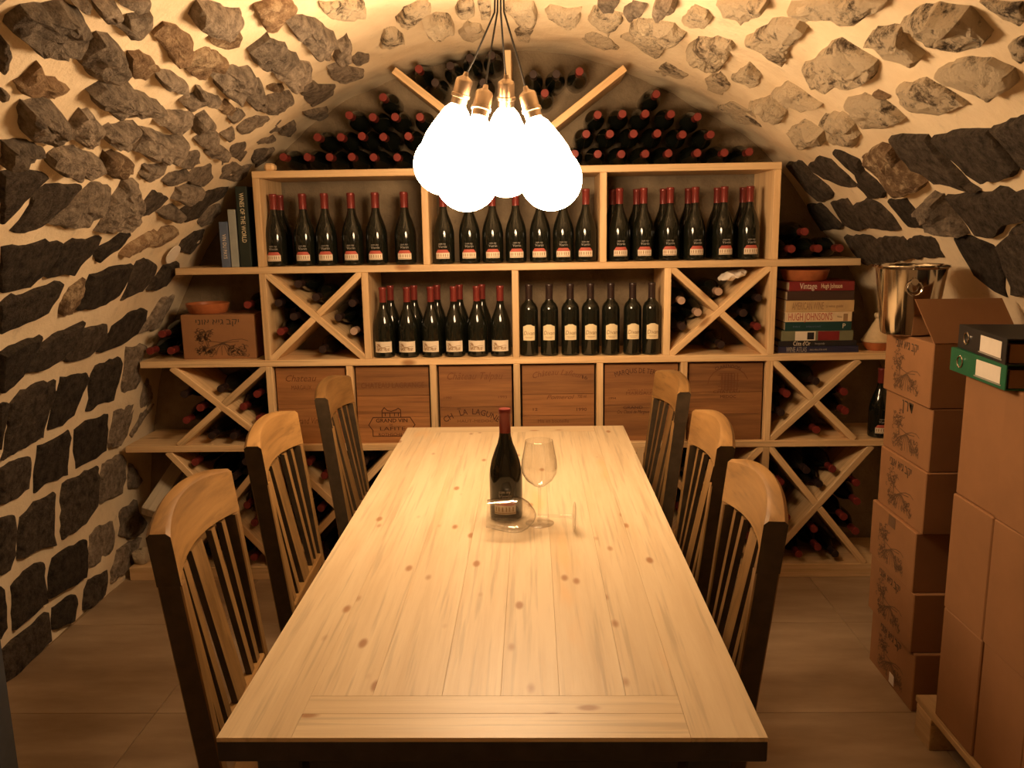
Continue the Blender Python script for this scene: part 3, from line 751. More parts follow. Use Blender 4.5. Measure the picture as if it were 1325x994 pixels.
for xs, nm in bays:
    fr = []
    for i, x in enumerate(xs):
        o_ = LBL[nm] % ORD[len(xs)-1-i if nm == 'right bay' else i]; P = aty(x, 330, YR+.07); fr.append(P.x)
        burgundy('house', (P.x, YR+.07, ZA), 'house label bottle, '+o_, 'front row bottles, '+nm, rb.uniform(-.12, .12))
    for i, x in enumerate(fr):       # second row behind, shifted
        dx = {'left bay': .004 if i else .030, 'middle bay': .0, 'right bay': -.030}[nm]
        burgundy('none', (x*1.033+dx, YR+.185, ZA), 'back row bottle, '+LBL[nm] % ORD[len(fr)-1-i if nm == 'right bay' else i], 'back row bottles, '+nm)
xs2 = (497.5, 528.5, 559, 588.5, 618, 648)
for i, x in enumerate(xs2):
    P = aty(x, 440, YR+.06)
    burgundy('cream', (P.x, YR+.06, ZBs), 'bottle with square vineyard label, %s from the X cell of the rack' % ORD[i], 'vineyard label bottles on the middle shelf', rb.uniform(-.1, .1))
    if i < 5: burgundy('none', (P.x+.016, YR+.16, ZBs), 'red capped bottle behind the vineyard label row, %s from the X cell' % ORD[i], 'back row behind vineyard label bottles')
for i, x in enumerate((685, 711, 738, 764, 790, 818, 842.5)):
    P = aty(x, 440, YR+.055)
    bordeaux((P.x, YR+.055, ZBs), 'dark bottle with tall cream label, %s from the vineyard label bottles' % ORD[i], 'cream label bottles on the middle shelf', rb.uniform(-.08, .08))
# bottles lying with their necks towards the room
LAYM = Matrix.Rotation(PI/2, 4, 'X')
def lying(x, z, y, label, group, cap=CAPR, tilt=(0., 0.)):
    b = empty('wine_bottle', (x, y, z), label, 'bottle', group)
    b.rotation_euler = (PI/2+tilt[0], 0, tilt[1])     # neck along -Y, base at the back
    link('glass_body', bgl, b); link('capsule', cap, b); return b
caps = [(365.5, 203), (396.6, 203), (425.6, 203), (454.6, 203), (482, 203), (512.8, 203), (409.3, 177), (439.8, 177), (467.7, 176), (495.6, 177), (527.9, 176), (451.6, 149), (481.4, 151), (510.7, 151), (494.7, 125), (543, 151),
        (541, 88), (563, 107), (582, 84), (600, 60),
        (743.6, 199), (774, 199), (804.6, 199), (835.4, 199), (865.2, 198.6), (903, 198), (939, 197), (971, 196), (758.7, 173.3), (789.5, 173), (820, 173), (850.8, 172.5), (884.3, 173.5), (920, 174), (773.8, 148), (805.8, 147), (835.4, 147), (869.2, 147), (903, 151), (794, 119), (850, 121)]
caps += [(543+31*k, 202) for k in range(3)]+[(713-31*k, 200) for k in range(2)]+[(559, 175), (590, 175), (727, 173), (574, 149)]
caps += [(594, 106), (625, 106), (612, 83), (633, 60), (610, 129), (641, 129), (640, 155), (675, 150), (675, 120), (705, 120), (720, 95), (690, 95), (750, 92), (703, 68), (735, 70), (676, 60)]
def seg_d(x, z, s):
    ax, az, bx, bz = s; t = max(0, min(1, ((x-ax)*(bx-ax)+(z-az)*(bz-az))/((bx-ax)**2+(bz-az)**2))); return math.hypot(x-ax-t*(bx-ax), z-az-t*(bz-az))
done = []
for (px, py) in caps:
    P = aty(px, py, YR+.02); x, z = P.x, P.z
    z = max(z, ZT+.0425)
    for _ in range(30):
        if inside(x+math.copysign(.036, x-X0), z+.036) and inside(x, z+.05) and inside(x+math.copysign(.05, x-X0), z): break
        x += (X0-x)*.006; z -= .002
    if z < ZT+.0412 or any(seg_d(x, z, s) < .0565 for s in FAN) or any(math.hypot(x-a, z-b) < .0825 for a, b in done): continue
    done.append((x, z)); yy = YR+.02+rb.uniform(0, .02)
    inner = abs(x+.085) < .55*(z-1.77)/.36*1.15 and z > 1.86
    lying(x, z, yy+.2945, 'dark wine bottle lying between the fanned boards above the rack' if inner else 'dark bottle %s of the rack top pile, %s' % (('in the bottom layer', 'in the second layer', 'in the third layer', 'at the top')[min(3, int((z-ZT)/.082))], 'above the standing books' if x < -.12 else 'above the stacked books' if x > .2 else 'behind the pendant lamps'), 'bottles between the fanned boards' if inner else 'bottles piled on top of the rack', CAPR if not inner else CAPB if rb.random() < .5 else CAPR)
# bottles in the X cells: stacked from the lowest point of each cell
def edge_d(p, poly):
    a2 = sum(poly[i][0]*poly[(i+1) % len(poly)][1]-poly[(i+1) % len(poly)][0]*poly[i][1] for i in range(len(poly))); sg = 1 if a2 > 0 else -1; dm_ = 9
    for i in range(len(poly)):
        (ax, az), (bx, bz) = poly[i], poly[(i+1) % len(poly)]; L = math.hypot(bx-ax, bz-az); dm_ = min(dm_, sg*((bx-ax)*(p[1]-az)-(bz-az)*(p[0]-ax))/L-(.0145 if abs(bx-ax) > .02 and abs(bz-az) > .02 else 0))
    return dm_
rc = random.Random(21)
def fill(poly, cap_pool, nmax, where, m=.0418):
    xs = [p[0] for p in poly]; zs = [p[1] for p in poly]; cand = []
    for _ in range(5000):
        p = (rc.uniform(min(xs), max(xs)), rc.uniform(min(zs), max(zs)))
        if edge_d(p, poly) > m and inside(p[0]+math.copysign(.065, p[0]), p[1]) : cand.append(p)
    cand.sort(key=lambda p: p[1]); out = []
    for p in cand:
        if len(out) >= nmax: break
        if all(math.hypot(p[0]-a, p[1]-b) > .0828 for a, b in out): out.append(p)
    for x, z in out:
        lying(x, z, YR+.3+rc.uniform(-.004, .006), ('bottle '+where) if 'wedge' in where else 'dark wine bottle lying '+where, 'bottles lying '+where, rc.choice(cap_pool), (0, 0))
WH = ['X cell beside the vineyard label bottles', 'X cell beside the cream label bottles', 'X cell under the printed carton', 'low X cell beside the leaning timber',
      'X cell under the stacked books', 'low X cell beside the carton stack', 'low X cell under the faded reddish crate', 'low X cell under the arched lettering crate', 'low X cell under the knotty crate', 'low X cell under the round emblem crate']
WEDGE = ['top wedge of the ', 'bottom wedge of the ', 'wall side wedge of the ', 'carton side wedge of the ']
for i, c in enumerate(CELLS):
    k = min(i//4, 9)
    pool = [CAPB, CAPB, CAPB, CAPB, CAPP, CAPR] if k < 2 else [CAPR, CAPR, CAPB, CAPP] if k == 2 else [CAPR, CAPR, CAPB]
    fill(c, pool, (1 if i == 4 else 6) if k < 2 else 9, 'in the '+WEDGE[i % 4]+WH[k])
# strays beside the uprights: the outer compartments
fill([(-1.45, ZBs), (RXL, ZBs), (RXL, ZA-TH), (-1.45, ZA-TH)], [CAPR, CAPB], 0, 'behind the carton')
for (px, py) in ((1018, 326), (1052, 325), (1079, 325), (1035, 300)):
    P = aty(px, py, YR+.07); lying(P.x, (ZA+.0415 if py > 310 else ZA+.0415+.068), YR+.3, 'dark wine bottle lying on the shelf above the stacked books', 'bottles above the stacked books', CAPR)
P = aty(1133, 560, YR+.06); burgundy('house', (P.x+.01, YR+.06, ZC), 'house label bottle standing beside the X cell next to the carton stack', None)
for (px, py) in ((194, 448), (221, 448), (209, 424)):
    P = aty(px, py, YR+.03); lying(P.x, ZBs+(.0415 if py > 440 else .0415+.0715), YR+.32, 'dark wine bottle lying between the stone wall and the printed carton', 'bottles beside the printed carton', CAPR)
# ------------------------------------------------------------------ wooden crates in the rack
UX, UZ = Vector((1, 0, 0)), Vector((0, 0, 1))
cx_ = [RXL+TH]+[v for x in CRX for v in (x, x+TH)]+[RXR-TH]
CY = YR+.022
clabel = ['reddish crate with faded stamp, next to the rack upright behind the left chairs', 'wooden crate stamped with a castle crest and grand vin', 'wooden crate stamped with arched lettering and a script name', 'wooden crate with script stamp, large knot and dark corner stain', 'wooden crate stamped with an arched marquis name', 'dark wooden crate with a round emblem stamp']
crates = []
for i in range(6):
    a, b = cx_[2*i]+.008, cx_[2*i+1]-.008; z0, z1 = ZC, ZBs-TH-.008
    c = empty('wine_crate', ((a+b)/2, CY, z0), clabel[i], 'crate', None)
    w2 = (b-a)/2; H = z1-z0
    MB().box((-w2, .012, .0), (w2, .26, H)).build('crate_body', 'crate_in', c)
    cuts = [0, .34, .62, 1] if i % 2 else [0, .46, 1]
    for k in range(len(cuts)-1): MB().box((-w2, 0, H*cuts[k]+.0006), (w2, .0125, H*cuts[k+1]-.0006), .0012).build('plank', 'crate', c)
    crates.append((c, w2, H))
def stamp(i, body, px, py, hpx, wpx, m='stamp', shear=0., arc=0., bold=0.):
    c = crates[i][0]; P = aty(px, py, CY); k = (P-C_).dot(_fw)/F
    me = text_mesh(body, hpx*k*1.35, m, wpx*k, shear, arc, 0, .0004, bold)
    link('lettering', me, c, frame_m((P.x-c.location.x, -.0006, P.z-c.location.z), UX, UZ))
def stamplines(i, strokes, px, py, wid, m='stamp'):
    c = crates[i][0]; P = aty(px, py, CY); k = (P-C_).dot(_fw)/F
    me = ribbons([[(x*k, -y*k) for x, y in s] for s in strokes], wid*k, m, 'emblem_print')
    link('emblem_print', me, c, frame_m((P.x-c.location.x, -.0006, P.z-c.location.z), UX, UZ))
stamp(0, 'Chateau', 388, 490, 9, 40, 'stamp_soft', .35); stamp(0, 'MARGAUX', 390, 502, 6, 26, 'stamp_soft'); stamp(0, 'Grand Vin', 396, 545, 9, 30, 'stamp_soft', .35)
stamp(1, 'CHATEAU LAGRANGE', 508, 499, 7.5, 82, 'stamp_soft'); stamp(1, 'GRAND VIN', 507, 544.5, 5.2, 41, 'stamp', 0, 0, .0004)
stamp(1, 'DE', 506, 550, 2.5, 4); stamp(1, 'LAFITE', 508, 555, 5, 33); stamp(1, 'ROTHSCHILD', 508, 562.5, 4, 36)
stamplines(1, [[(-24, -8), (-30, 2), (-25, 9), (-25, 17), (25, 17), (25, 9), (30, 2), (24, -8), (-24, -8)], [(-12, -8), (-12, -17), (-9, -21), (-5, -17), (0, -16), (6, -18), (9, -20), (12, -18), (12, -8)], [(-8, -14), (-8, -10)], [(-2, -14), (-2, -9)], [(4, -14), (4, -10)], [(9, -14), (9, -10)], [(-12, -14), (12, -14)]], 507, 548, 1.1)
stamp(2, 'Château Talpau', 613, 487, 10, 72, 'stamp_soft', .4); stamp(2, 'CH   LA  LAGUNE', 610, 533, 8, 76, 'stamp', 0, .20, .0002); stamp(2, 'au', 594, 528.5, 4, 4)
stamp(2, '1990', 579, 515, 3.6, 10, 'stamp_soft'); stamp(2, '1993', 650, 514, 3.6, 11, 'stamp_soft'); stamp(2, 'HAUT-MEDOC', 615, 545, 4, 46, 'stamp_soft')
stamp(3, 'Château Lafleur', 720, 482, 8, 66, 'stamp_soft', .4, .35); stamp(3, '1', 754, 488, 5, 1.5); stamp(3, '6', 758, 489, 5, 4); stamp(3, 'Pomerol', 724, 514, 6, 36, 'stamp_soft', .4); stamp(3, '12', 692, 530, 4, 6); stamp(3, '1990', 752, 530, 4.5, 13); stamp(3, '750 ml', 753, 513, 4, 11); stamp(3, 'Mis en bouteille', 716, 545, 5, 40, 'stamp_soft')
stamp(4, 'MARQUIS DE TERME', 826, 480, 7, 62, 'stamp', 0, .30); stamp(4, 'APPELLATION', 829, 505, 3, 34, 'stamp_soft'); stamp(4, 'MARGAUX', 829, 509, 4.2, 38, 'stamp_soft'); stamp(4, '1994', 792, 515.5, 3, 9); stamp(4, 'GRAND', 819, 527.5, 4, 25); stamp(4, 'Cru Classé de Margaux', 819, 533, 4.5, 42, 'stamp', .3)
stamp(5, 'CLARENDON', 942, 474, 4.5, 34, 'stamp', 0, .12); stamp(5, 'CHATEAU', 940, 507, 4, 34, 'stamp_soft'); stamp(5, 'MEDOC', 942, 513.5, 4, 20)
stamplines(5, [[(26*math.cos(a*.35+.3), -22*math.sin(a*.35+.3)) for a in range(0, 9)]]+[[(-14+rb.uniform(0, 8), -14+i*2.4), (4+rb.uniform(0, 10), -14+i*2.4)] for i in range(10)]+[[(-8+4*i, -14), (-8+4*i, 8)] for i in range(6)], 942, 497, 1.0, 'stamp_soft')
# ------------------------------------------------------------------ cartons
HEB = 'יקב גיא אוני'[::-1]; HEB2 = 'דרן'[::-1]
rv = random.Random(8)
def carton(loc, sx, sy, sz, label, group=None, open_top=False):
    """sx, sy, sz full sizes, origin at the base centre"""
    c = empty('carton', loc, label, 'carton', group)
    o = MB()
    hx, hy = sx/2, sy/2
    o.box((-hx, -hy, 0), (hx, hy, sz), .003); o.build('box', 'card', c)
    return c
def face_x(c, hx, y, z): return frame_m((-hx-.0006, y, z), (0, -1, 0), (0, 0, 1))
def flatprint(c, name, me, mw): return link(name, me, c, mw)
SX, SYa, SYb = 1.165, 2.41, 2.735; HZ = .1945; BXW = .25
stacklab = ['bottom carton of the narrow stack, with vineyard print and a white sticker', 'second carton from the floor in the narrow stack, name over vineyard print', 'third carton from the floor in the narrow stack, dark tape label over vineyard print', 'fourth carton from the floor in the narrow stack, name over vineyard print', 'second carton from the top of the narrow stack, one short word over vineyard print', 'open topped carton crowning the narrow stack under the steel bucket']
off = [(.012, -.012), (.0, 0), (-.004, .01), (.006, -.004), (.012, .0), (.0, .0)]
VY = [ribbons(vineyard(.20, .135, rv), .0030, 'ink_soft', 'vineyard_print') for _ in range(2)]
HB = text_mesh(HEB, .04, 'ink', .155); HB2 = text_mesh(HEB2, .052, 'ink', .075)
for i in range(6):
    ox, oy = off[i]; sy = SYb-SYa; z = i*HZ
    c = carton((SX+BXW/2+ox, (SYa+SYb)/2+oy, z), BXW, sy, HZ-.0005, stacklab[i], 'cartons in the narrow stack')
    hx = BXW/2
    if i in (0, 1, 3, 5): flatprint(c, 'lettering', HB, face_x(c, hx, .01, HZ*.845))
    if i == 4: flatprint(c, 'lettering', HB2, face_x(c, hx, .0, HZ*.86))
    if i == 2: MB().box((-hx-.0008, -.02, HZ*.78), (-hx+.001, .03, HZ*.97)).build('tape_label', 'ink_soft', c)
    if i == 0: MB().box((-hx-.0012, -.035, .01), (-hx+.001, .0, .045)).build('sticker', 'white', c)
    flatprint(c, 'vineyard_print', VY[i % 2], face_x(c, hx, -.0, HZ*.42))
    if i == 5:      # raised flaps
        def flap(name, pts, t=.004):
            P = [Vector(p) for p in pts]; nrm = (P[1]-P[0]).cross(P[3]-P[0]).normalized()*t
            mb = MB(); mb.add(P+[p+nrm for p in P], [(3, 2, 1, 0), (4, 5, 6, 7), (0, 1, 5, 4), (1, 2, 6, 5), (2, 3, 7, 6), (3, 0, 4, 7)]); return mb.build(name, 'card', c)
        hy = sy/2
        flap('flap', [(-hx+.0, -hy+.002, HZ), (hx, -hy+.002, HZ), (hx-.045, -hy+.045, HZ+.125), (-hx-.045, -hy+.045, HZ+.125)])
# carton on the rack with printed face
P0 = aty(238, 461, YR+.05); P1 = aty(334, 461, YR+.05)
cw = P1.x-P0.x-.006; chh = .19
c = carton(((P0.x+P1.x)/2-.004, YR+.05+.1, ZBs), cw, .2, chh, 'printed carton with vineyard drawing standing on the rack shelf under a terracotta dish')
flatprint(c, 'lettering', text_mesh(HEB, .036, 'ink', .185), frame_m((.0, -.1006, chh*.84), UX, UZ))
flatprint(c, 'vineyard_print', ribbons(vineyard(.25, .13, rv), .0032, 'ink_soft', 'vineyard_print'), frame_m((.01, -.1006, chh*.38), UX, UZ))
BOXTOP = (c.location.x, c.location.y, ZBs+chh)
for px in (320,):
    lying(aty(px, 395, YR+.03).x, BOXTOP[2]+.0415, YR+.325, 'dark wine bottle lying on the printed carton in the rack', 'bottles on the printed carton', CAPR)
Pw = aty(950, 357, YR+.05); bm = bmesh.new(); bmesh.ops.create_icosphere(bm, subdivisions=3, radius=1.)
for v in bm.verts: v.co = Vector((v.co.x*.062, v.co.y*.05, v.co.z*.016)); v.co += Vector((0, 0, 1))*.014*noise.noise(v.co*45)
me = bpy.data.meshes.new('crumpled_paper'); bm.to_mesh(me); bm.free(); me.materials.append(MT['white'])
o = link('crumpled_paper', me); o.location = (Pw.x, YR+.08, Pw.z); o.rotation_euler = (0, -.22, 0); tag(o, 'crumpled white wrapping paper tucked in the X cell beside the cream label bottles', 'paper')
# big cartons on the pallet
PX0 = 1.15; ROWZ = .333
rowname = ['bottom', 'middle', 'top']
for j in range(4):
    for k in range(3):
        y1 = 2.20-.203*j
        jit = rv.uniform(-.004, .004)
        c = carton((PX0+.16+jit, y1-.1, .12+k*ROWZ), .32, .199, ROWZ-.001, 'plain brown carton in the %s pallet layer, %s from the printed carton stack' % (rowname[k], ['first', 'second', 'third', 'fourth'][j]), 'plain cartons on the pallet, %s layer' % rowname[k] if j else None)
pal = empty('pallet', (1.31, 1.8, 0), 'low wooden pallet under the plain brown cartons', 'pallet')
for k in range(5): MB().box((-.17+.0765*k, -.42, .1), (-.17+.0765*k+.062, .5, .1195), .002).build('deck_board', 'pallet', pal)
for yy in (-.40, .02, .40):
    MB().box((-.17, yy, .082), (.2, yy+.09, .0995), .002).build('stringer', 'pallet', pal)
    for xx in (-.17, -.03, .12): MB().box((xx, yy, 0), (xx+.08, yy+.09, .0815), .002).build('block', 'pallet', pal)
# ------------------------------------------------------------------ binders
def binder(name, loc, rz, m, label, tiltx=0.):
    b = empty(name, loc, label, 'binder', None, rz); L, Wd, T = .30, .27, .062
    # local: spine along +Y at x=0, covers towards +X
    MB().box((0, -L/2, 0), (.004, L/2, T), .001).build('spine', m, b)
    MB().box((.004, -L/2, 0), (Wd, L/2, .003)).build('cover', m, b); MB().box((.004, -L/2, T-.003), (Wd, L/2, T)).build('cover', m, b)
    MB().box((.012, -L/2+.008, .004), (Wd-.02, L/2-.008, T-.014)).build('pages', 'card_in', b)
    lab = MB().box((-.0008, -L/2+.025, .012), (.001, -L/2+.150, T-.010)).build('spine_label', 'white', b); lab['label'] = 'white spine label'
    MB().box((-.0014, -L/2+.018, .008), (-.0006, -L/2+.157, .011)).build('label_edge', 'label_grey', b)
    ring = MB(); n = 20
    ring.tube([(-.001, L/2-.06+.015*math.cos(2*PI*i/n), T/2+.015*math.sin(2*PI*i/n)) for i in range(n+1)], .0022, 6); ring.build('finger_ring', 'steel', b, True)
    return b
g_top = .12+3*ROWZ
binder('ring_binder', (1.125, 2.10, g_top), -.06, 'green_plastic', 'green lever arch binder lying on the plain cartons')
binder('ring_binder', (1.128, 2.095, g_top+.0625), -.13, 'black_plastic', 'black lever arch binder lying on the green binder')
# ------------------------------------------------------------------ steel bucket
bz = 6*HZ+.001; Pb = aty(1183, 430, 2.62)
bk = empty('ice_bucket', (1.2-.015, 2.635, bz), 'polished steel wine bucket standing in the open top carton', 'bucket')
MB().lathe([(.0, .002), (.070, .0), (.076, .004), (.080, .02), (.103, .205), (.110, .209), (.112, .213), (.110, .217), (.104, .215), (.099, .205), (.077, .02), (.0, .012)], 40).build('bucket_body', 'steel', bk, True)
am = math.radians(230)
def ringat(a):
    d = Vector((math.cos(a), math.sin(a), 0)); t = Vector((-d.y, d.x, 0)); o = d*.104+Vector((0, 0, .150)); n = 22
    pts = [o+t*.022*math.cos(2*PI*i/n)+Vector((0, 0, 1))*(.022*math.sin(2*PI*i/n))+d*.008 for i in range(n+1)]
    MB().tube(pts, .0032, 8).build('ring_handle', 'steel', bk, True)
    MB().tube([d*.092+Vector((0, 0, .168)), d*.116+Vector((0, 0, .170))], [.010, .010], 12).build('handle_boss', 'steel', bk, True)
ringat(math.radians(252)); ringat(math.radians(72))
# ------------------------------------------------------------------ dishes and tagine
def dish(loc, r, h, label):
    d = MB().lathe([(.0, .0), (r*.80, .0), (r*.86, .004), (r*.97, h*.8), (r, h), (r*.97, h+.002), (r*.93, h), (r*.82, .010), (.0, .007)], 36).mesh('terracotta_dish', 'terracotta', True)
    o = link('terracotta_dish', d); o.location = loc; return tag(o, label, 'dish')
dish((BOXTOP[0]-.07, BOXTOP[1]-.01, BOXTOP[2]), .092, .042, 'shallow terracotta dish on top of the printed carton in the rack')
# ------------------------------------------------------------------ books
def book(name, loc, dims, m, label, group=None, upright=False, txts=()):
    """lying: dims = (spine length x, depth y, thickness z); spine faces the room (-Y)"""
    L, D, T = dims; b = empty(name, loc, label, 'book', group)
    if not upright:
        MB().box((-L/2, 0, 0), (L/2, .004, T), .0015).build('spine', m, b)
        MB().box((-L/2, .004, 0), (L/2, D, .003)).build('cover', m, b); MB().box((-L/2, .004, T-.003), (L/2, D, T)).build('cover', m, b)
        MB().box((-L/2+.004, .004, .003), (L/2-.004, D-.006, T-.003)).build('pages', 'pages', b)
        for (s, x, hh, wd, mm) in txts: link('lettering', text_mesh(s, hh, mm, wd), b, frame_m((x, -.0006, T/2), UX, UZ))
    else:
        MB().box((-T/2, 0, 0), (T/2, .004, L), .0015).build('spine', m, b)
        MB().box((-T/2, .004, 0), (-T/2+.003, D, L)).build('cover', m, b); MB().box((T/2-.003, .004, 0), (T/2, D, L)).build('cover', m, b)
        MB().box((-T/2+.003, .004, .004), (T/2-.003, D-.006, L-.004)).build('pages', 'pages', b)
        for (s, z, hh, wd, mm) in txts: link('lettering', text_mesh(s, hh, mm, wd), b, frame_m((0, -.0006, z), (0, 0, -1), (1, 0, 0)))
    return b
kk = 3.47/F; z = ZBs; YBK = YR+.03
def bx(px): return aty(px, 420, YBK).x
spec = [(8.5, 1008, 1113, 'b_navy', 'navy book at the bottom of the stacked books', [('WINE ATLAS', -.09, .030, .085, 'label_grey'), ('classic wines of the world', .0, .012, .07, 'label_grey')]),
        (7, 1008, 1110, 'b_black', 'thin black book second from the bottom of the stack', [("Côte d'Or", -.065, .026, .07, 'label'), ('burgundy', .01, .012, .04, 'label_grey')]),
        (13, 1012, 1105, 'b_olive', 'olive book with cream and maroon spine patches in the stack', []),
        (11.5, 1016, 1102, 'b_green', 'dark green book in the stacked books on the rack', [('the wines of', -.09, .012, .03, 'b_blue'), ('bordeaux and its world', -.02, .012, .06, 'b_blue'), ('P', .105, .028, .012, 'label')]),
        (12.5, 1016, 1102, 'b_cream', 'cream spined book with red capitals in the stack', [("HUGH JOHNSON'S", -.035, .044, .18, 'label_red'), ('Wine', .085, .013, .02, 'label_brown'), ('▮', .11, .03, .018, 'label_brown')]),
        (15, 1016, 1104, 'b_tan', 'thick tan book with brown capitals in the stack', [('AMERICAN WINE', -.05, .044, .13, 'label_brown'), ('a wine guide', .06, .018, .07, 'label_brown')]),
        (12, 1017, 1103, 'b_brown', 'plain dark brown book near the top of the stack', []),
        (12, 1019, 1103, 'b_red', 'red book with pale script title topping the stack', [('Vintage', -.055, .036, .07, 'label'), ('Hugh Johnson', .04, .028, .085, 'label_cream')])]
for (hp, xa, xb, m, lab, tx_) in spec:
    T = hp*kk; x0, x1 = bx(xa), bx(xb)
    b = book('book', ((x0+x1)/2, YBK, z), (x1-x0, .21, T-.0004), m, lab, 'stacked books on the rack shelf', False, tx_)
    if m == 'b_olive':
        MB().box((-.092, -.0008, .002), (-.008, .001, T-.002)).build('spine_patch', 'label', b); MB().box((-.042, -.0012, .006), (-.014, .0, T-.006)).build('spine_patch', 'b_black', b)
        MB().box((.002, -.0008, .002), (.09, .001, T-.002)).build('spine_patch', 'b_red', b)
    z += T
dish((bx(1047), YBK+.09, z), .10, .045, 'dark terracotta dish lying on the stacked books')
def up_book(x0p, x1p, ytop, m, lab, tx_):
    a = aty(x0p, 320, YR+.03).x; b_ = aty(x1p, 320, YR+.03).x; zt = aty((x0p+x1p)/2, ytop, YR+.03).z
    return book('book', ((a+b_)/2, YR+.03, ZA), (zt-ZA, .2, b_-a-.001), m, lab, 'upright books on the rack shelf', True, tx_)
up_book(309.5, 324, 241, 'b_bottle', 'tall bottle green book standing beside the rack upright', [('WINES OF THE WORLD', .2, .026, .20, 'label_cream')])
up_book(297.5, 307.5, 271, 'b_grey', 'grey book standing between the blue and green books', [])
up_book(285, 296.5, 287, 'b_blue', 'short blue book standing beside the grey book', [('VIN DU PAYS', .085, .022, .10, 'label')])
tg = empty('tagine_pot', (aty(1131, 455, YR+.1).x+.01, YR+.1, ZBs), 'small cream glazed tagine pot beside the stacked books', 'tagine')
MB().lathe([(.0, .0), (.042, .0), (.052, .012), (.062, .034), (.060, .036), (.0, .03)], 28).build('base', 'terracotta', tg, True)
MB().lathe([(.064, .036), (.066, .041), (.060, .047), (.042, .075), (.026, .105), (.013, .126), (.012, .133), (.018, .140), (.019, .150), (.015, .156), (.0, .157)], 28).build('lid', 'glaze', tg, True)
# ------------------------------------------------------------------ odds and ends in the lower left of the rack
Pt = aty(192, 664, YR-.02); tm = MB().box((-.032, 0, -.026), (.032, .34, .026), .003).build('timber_block', 'old_timber')
tm.matrix_world = Matrix.Translation((Pt.x, YR-.02, Pt.z)) @ Matrix.Rotation(math.radians(28), 4, 'X') @ Matrix.Rotation(math.radians(-8), 4, 'Z') @ Matrix.Rotation(math.radians(20), 4, 'Y')
tag(tm, 'grey weathered timber offcut propped under the lowest rack shelf', 'timber')
Pq = aty(187, 718, YR+.08)
fm = MB(); rr_ = random.Random(4); bm = bmesh.new(); bmesh.ops.create_icosphere(bm, subdivisions=2, radius=.04)
for v in bm.verts: v.co *= 1+.35*noise.noise(v.co*40); v.co.z = max(v.co.z*1.1, -.03)
me = bpy.data.meshes.new('plaster_lump'); bm.to_mesh(me); bm.free(); me.materials.append(MT['s_w'])
o = link('plaster_lump', me); o.location = (Pq.x, YR+.06, .06+.029); tag(o, 'rough white and dark stone lump on the rack base board', 'stone')
# ------------------------------------------------------------------ table
TX0, TX1, TY0, TY1, TZ = -.4884, .3466, 1.129, 3.12, .76
tb = empty('dining_table', ((TX0+TX1)/2, (TY0+TY1)/2, 0), 'long pine plank dining table with black edges and legs', 'table')
hx, hy = (TX1-TX0)/2, (TY1-TY0)/2
PT = .007
def pl(x0, y0, x1, y1, m): MB().box((x0+.00015, y0+.00015, TZ-PT), (x1-.00015, y1-.00015, TZ), .0003).build('plank', m, tb)
sw = .115; ew = .085
pl(-hx, -hy, -hx+sw, hy, 'table_y'); pl(hx-sw, -hy, hx, hy, 'table_y')
pl(-hx+sw, -hy, hx-sw, -hy+ew*.75, 'table_x'); pl(-hx+sw, -hy+ew*.75, hx-sw, -hy+ew*1.35, 'table_x'); pl(-hx+sw, hy-ew, hx-sw, hy, 'table_x')
iw = 2*(hx-sw); cuts = [0, .17, .36, .52, .68, .86, 1]
for k in range(6): pl(-hx+sw+iw*cuts[k], -hy+ew*1.35, -hx+sw+iw*cuts[k+1], hy-ew, 'table_y')
e0, e1 = TZ-PT-.034, TZ-PT
MB().box((-hx, -hy, e0), (hx, -hy+.05, e1), .002).build('edge_board', 'black_paint', tb); MB().box((-hx, hy-.05, e0), (hx, hy, e1), .002).build('edge_board', 'black_paint', tb)
MB().box((-hx, -hy+.0505, e0), (-hx+.05, hy-.0505, e1), .002).build('edge_board', 'black_paint', tb); MB().box((hx-.05, -hy+.0505, e0), (hx, hy-.0505, e1), .002).build('edge_board', 'black_paint', tb)
for sx in (-1, 1):
    MB().box((sx*(hx-.055)-.011, -hy+.12, e0-.08), (sx*(hx-.055)+.011, hy-.12, e0), .002).build('apron', 'black_paint', tb)
for sy in (-1, 1): MB().box((-hx+.12, sy*(hy-.075)-.011, e0-.08), (hx-.12, sy*(hy-.075)+.011, e0), .002).build('apron', 'black_paint', tb)
for sx in (-1, 1):
    for ly in (-hy+.09, 2.625-(TY0+TY1)/2): MB().box((sx*(hx-.075)-.036, ly-.036, 0), (sx*(hx-.075)+.036, ly+.036, e0), .004).build('leg', 'black_paint', tb)
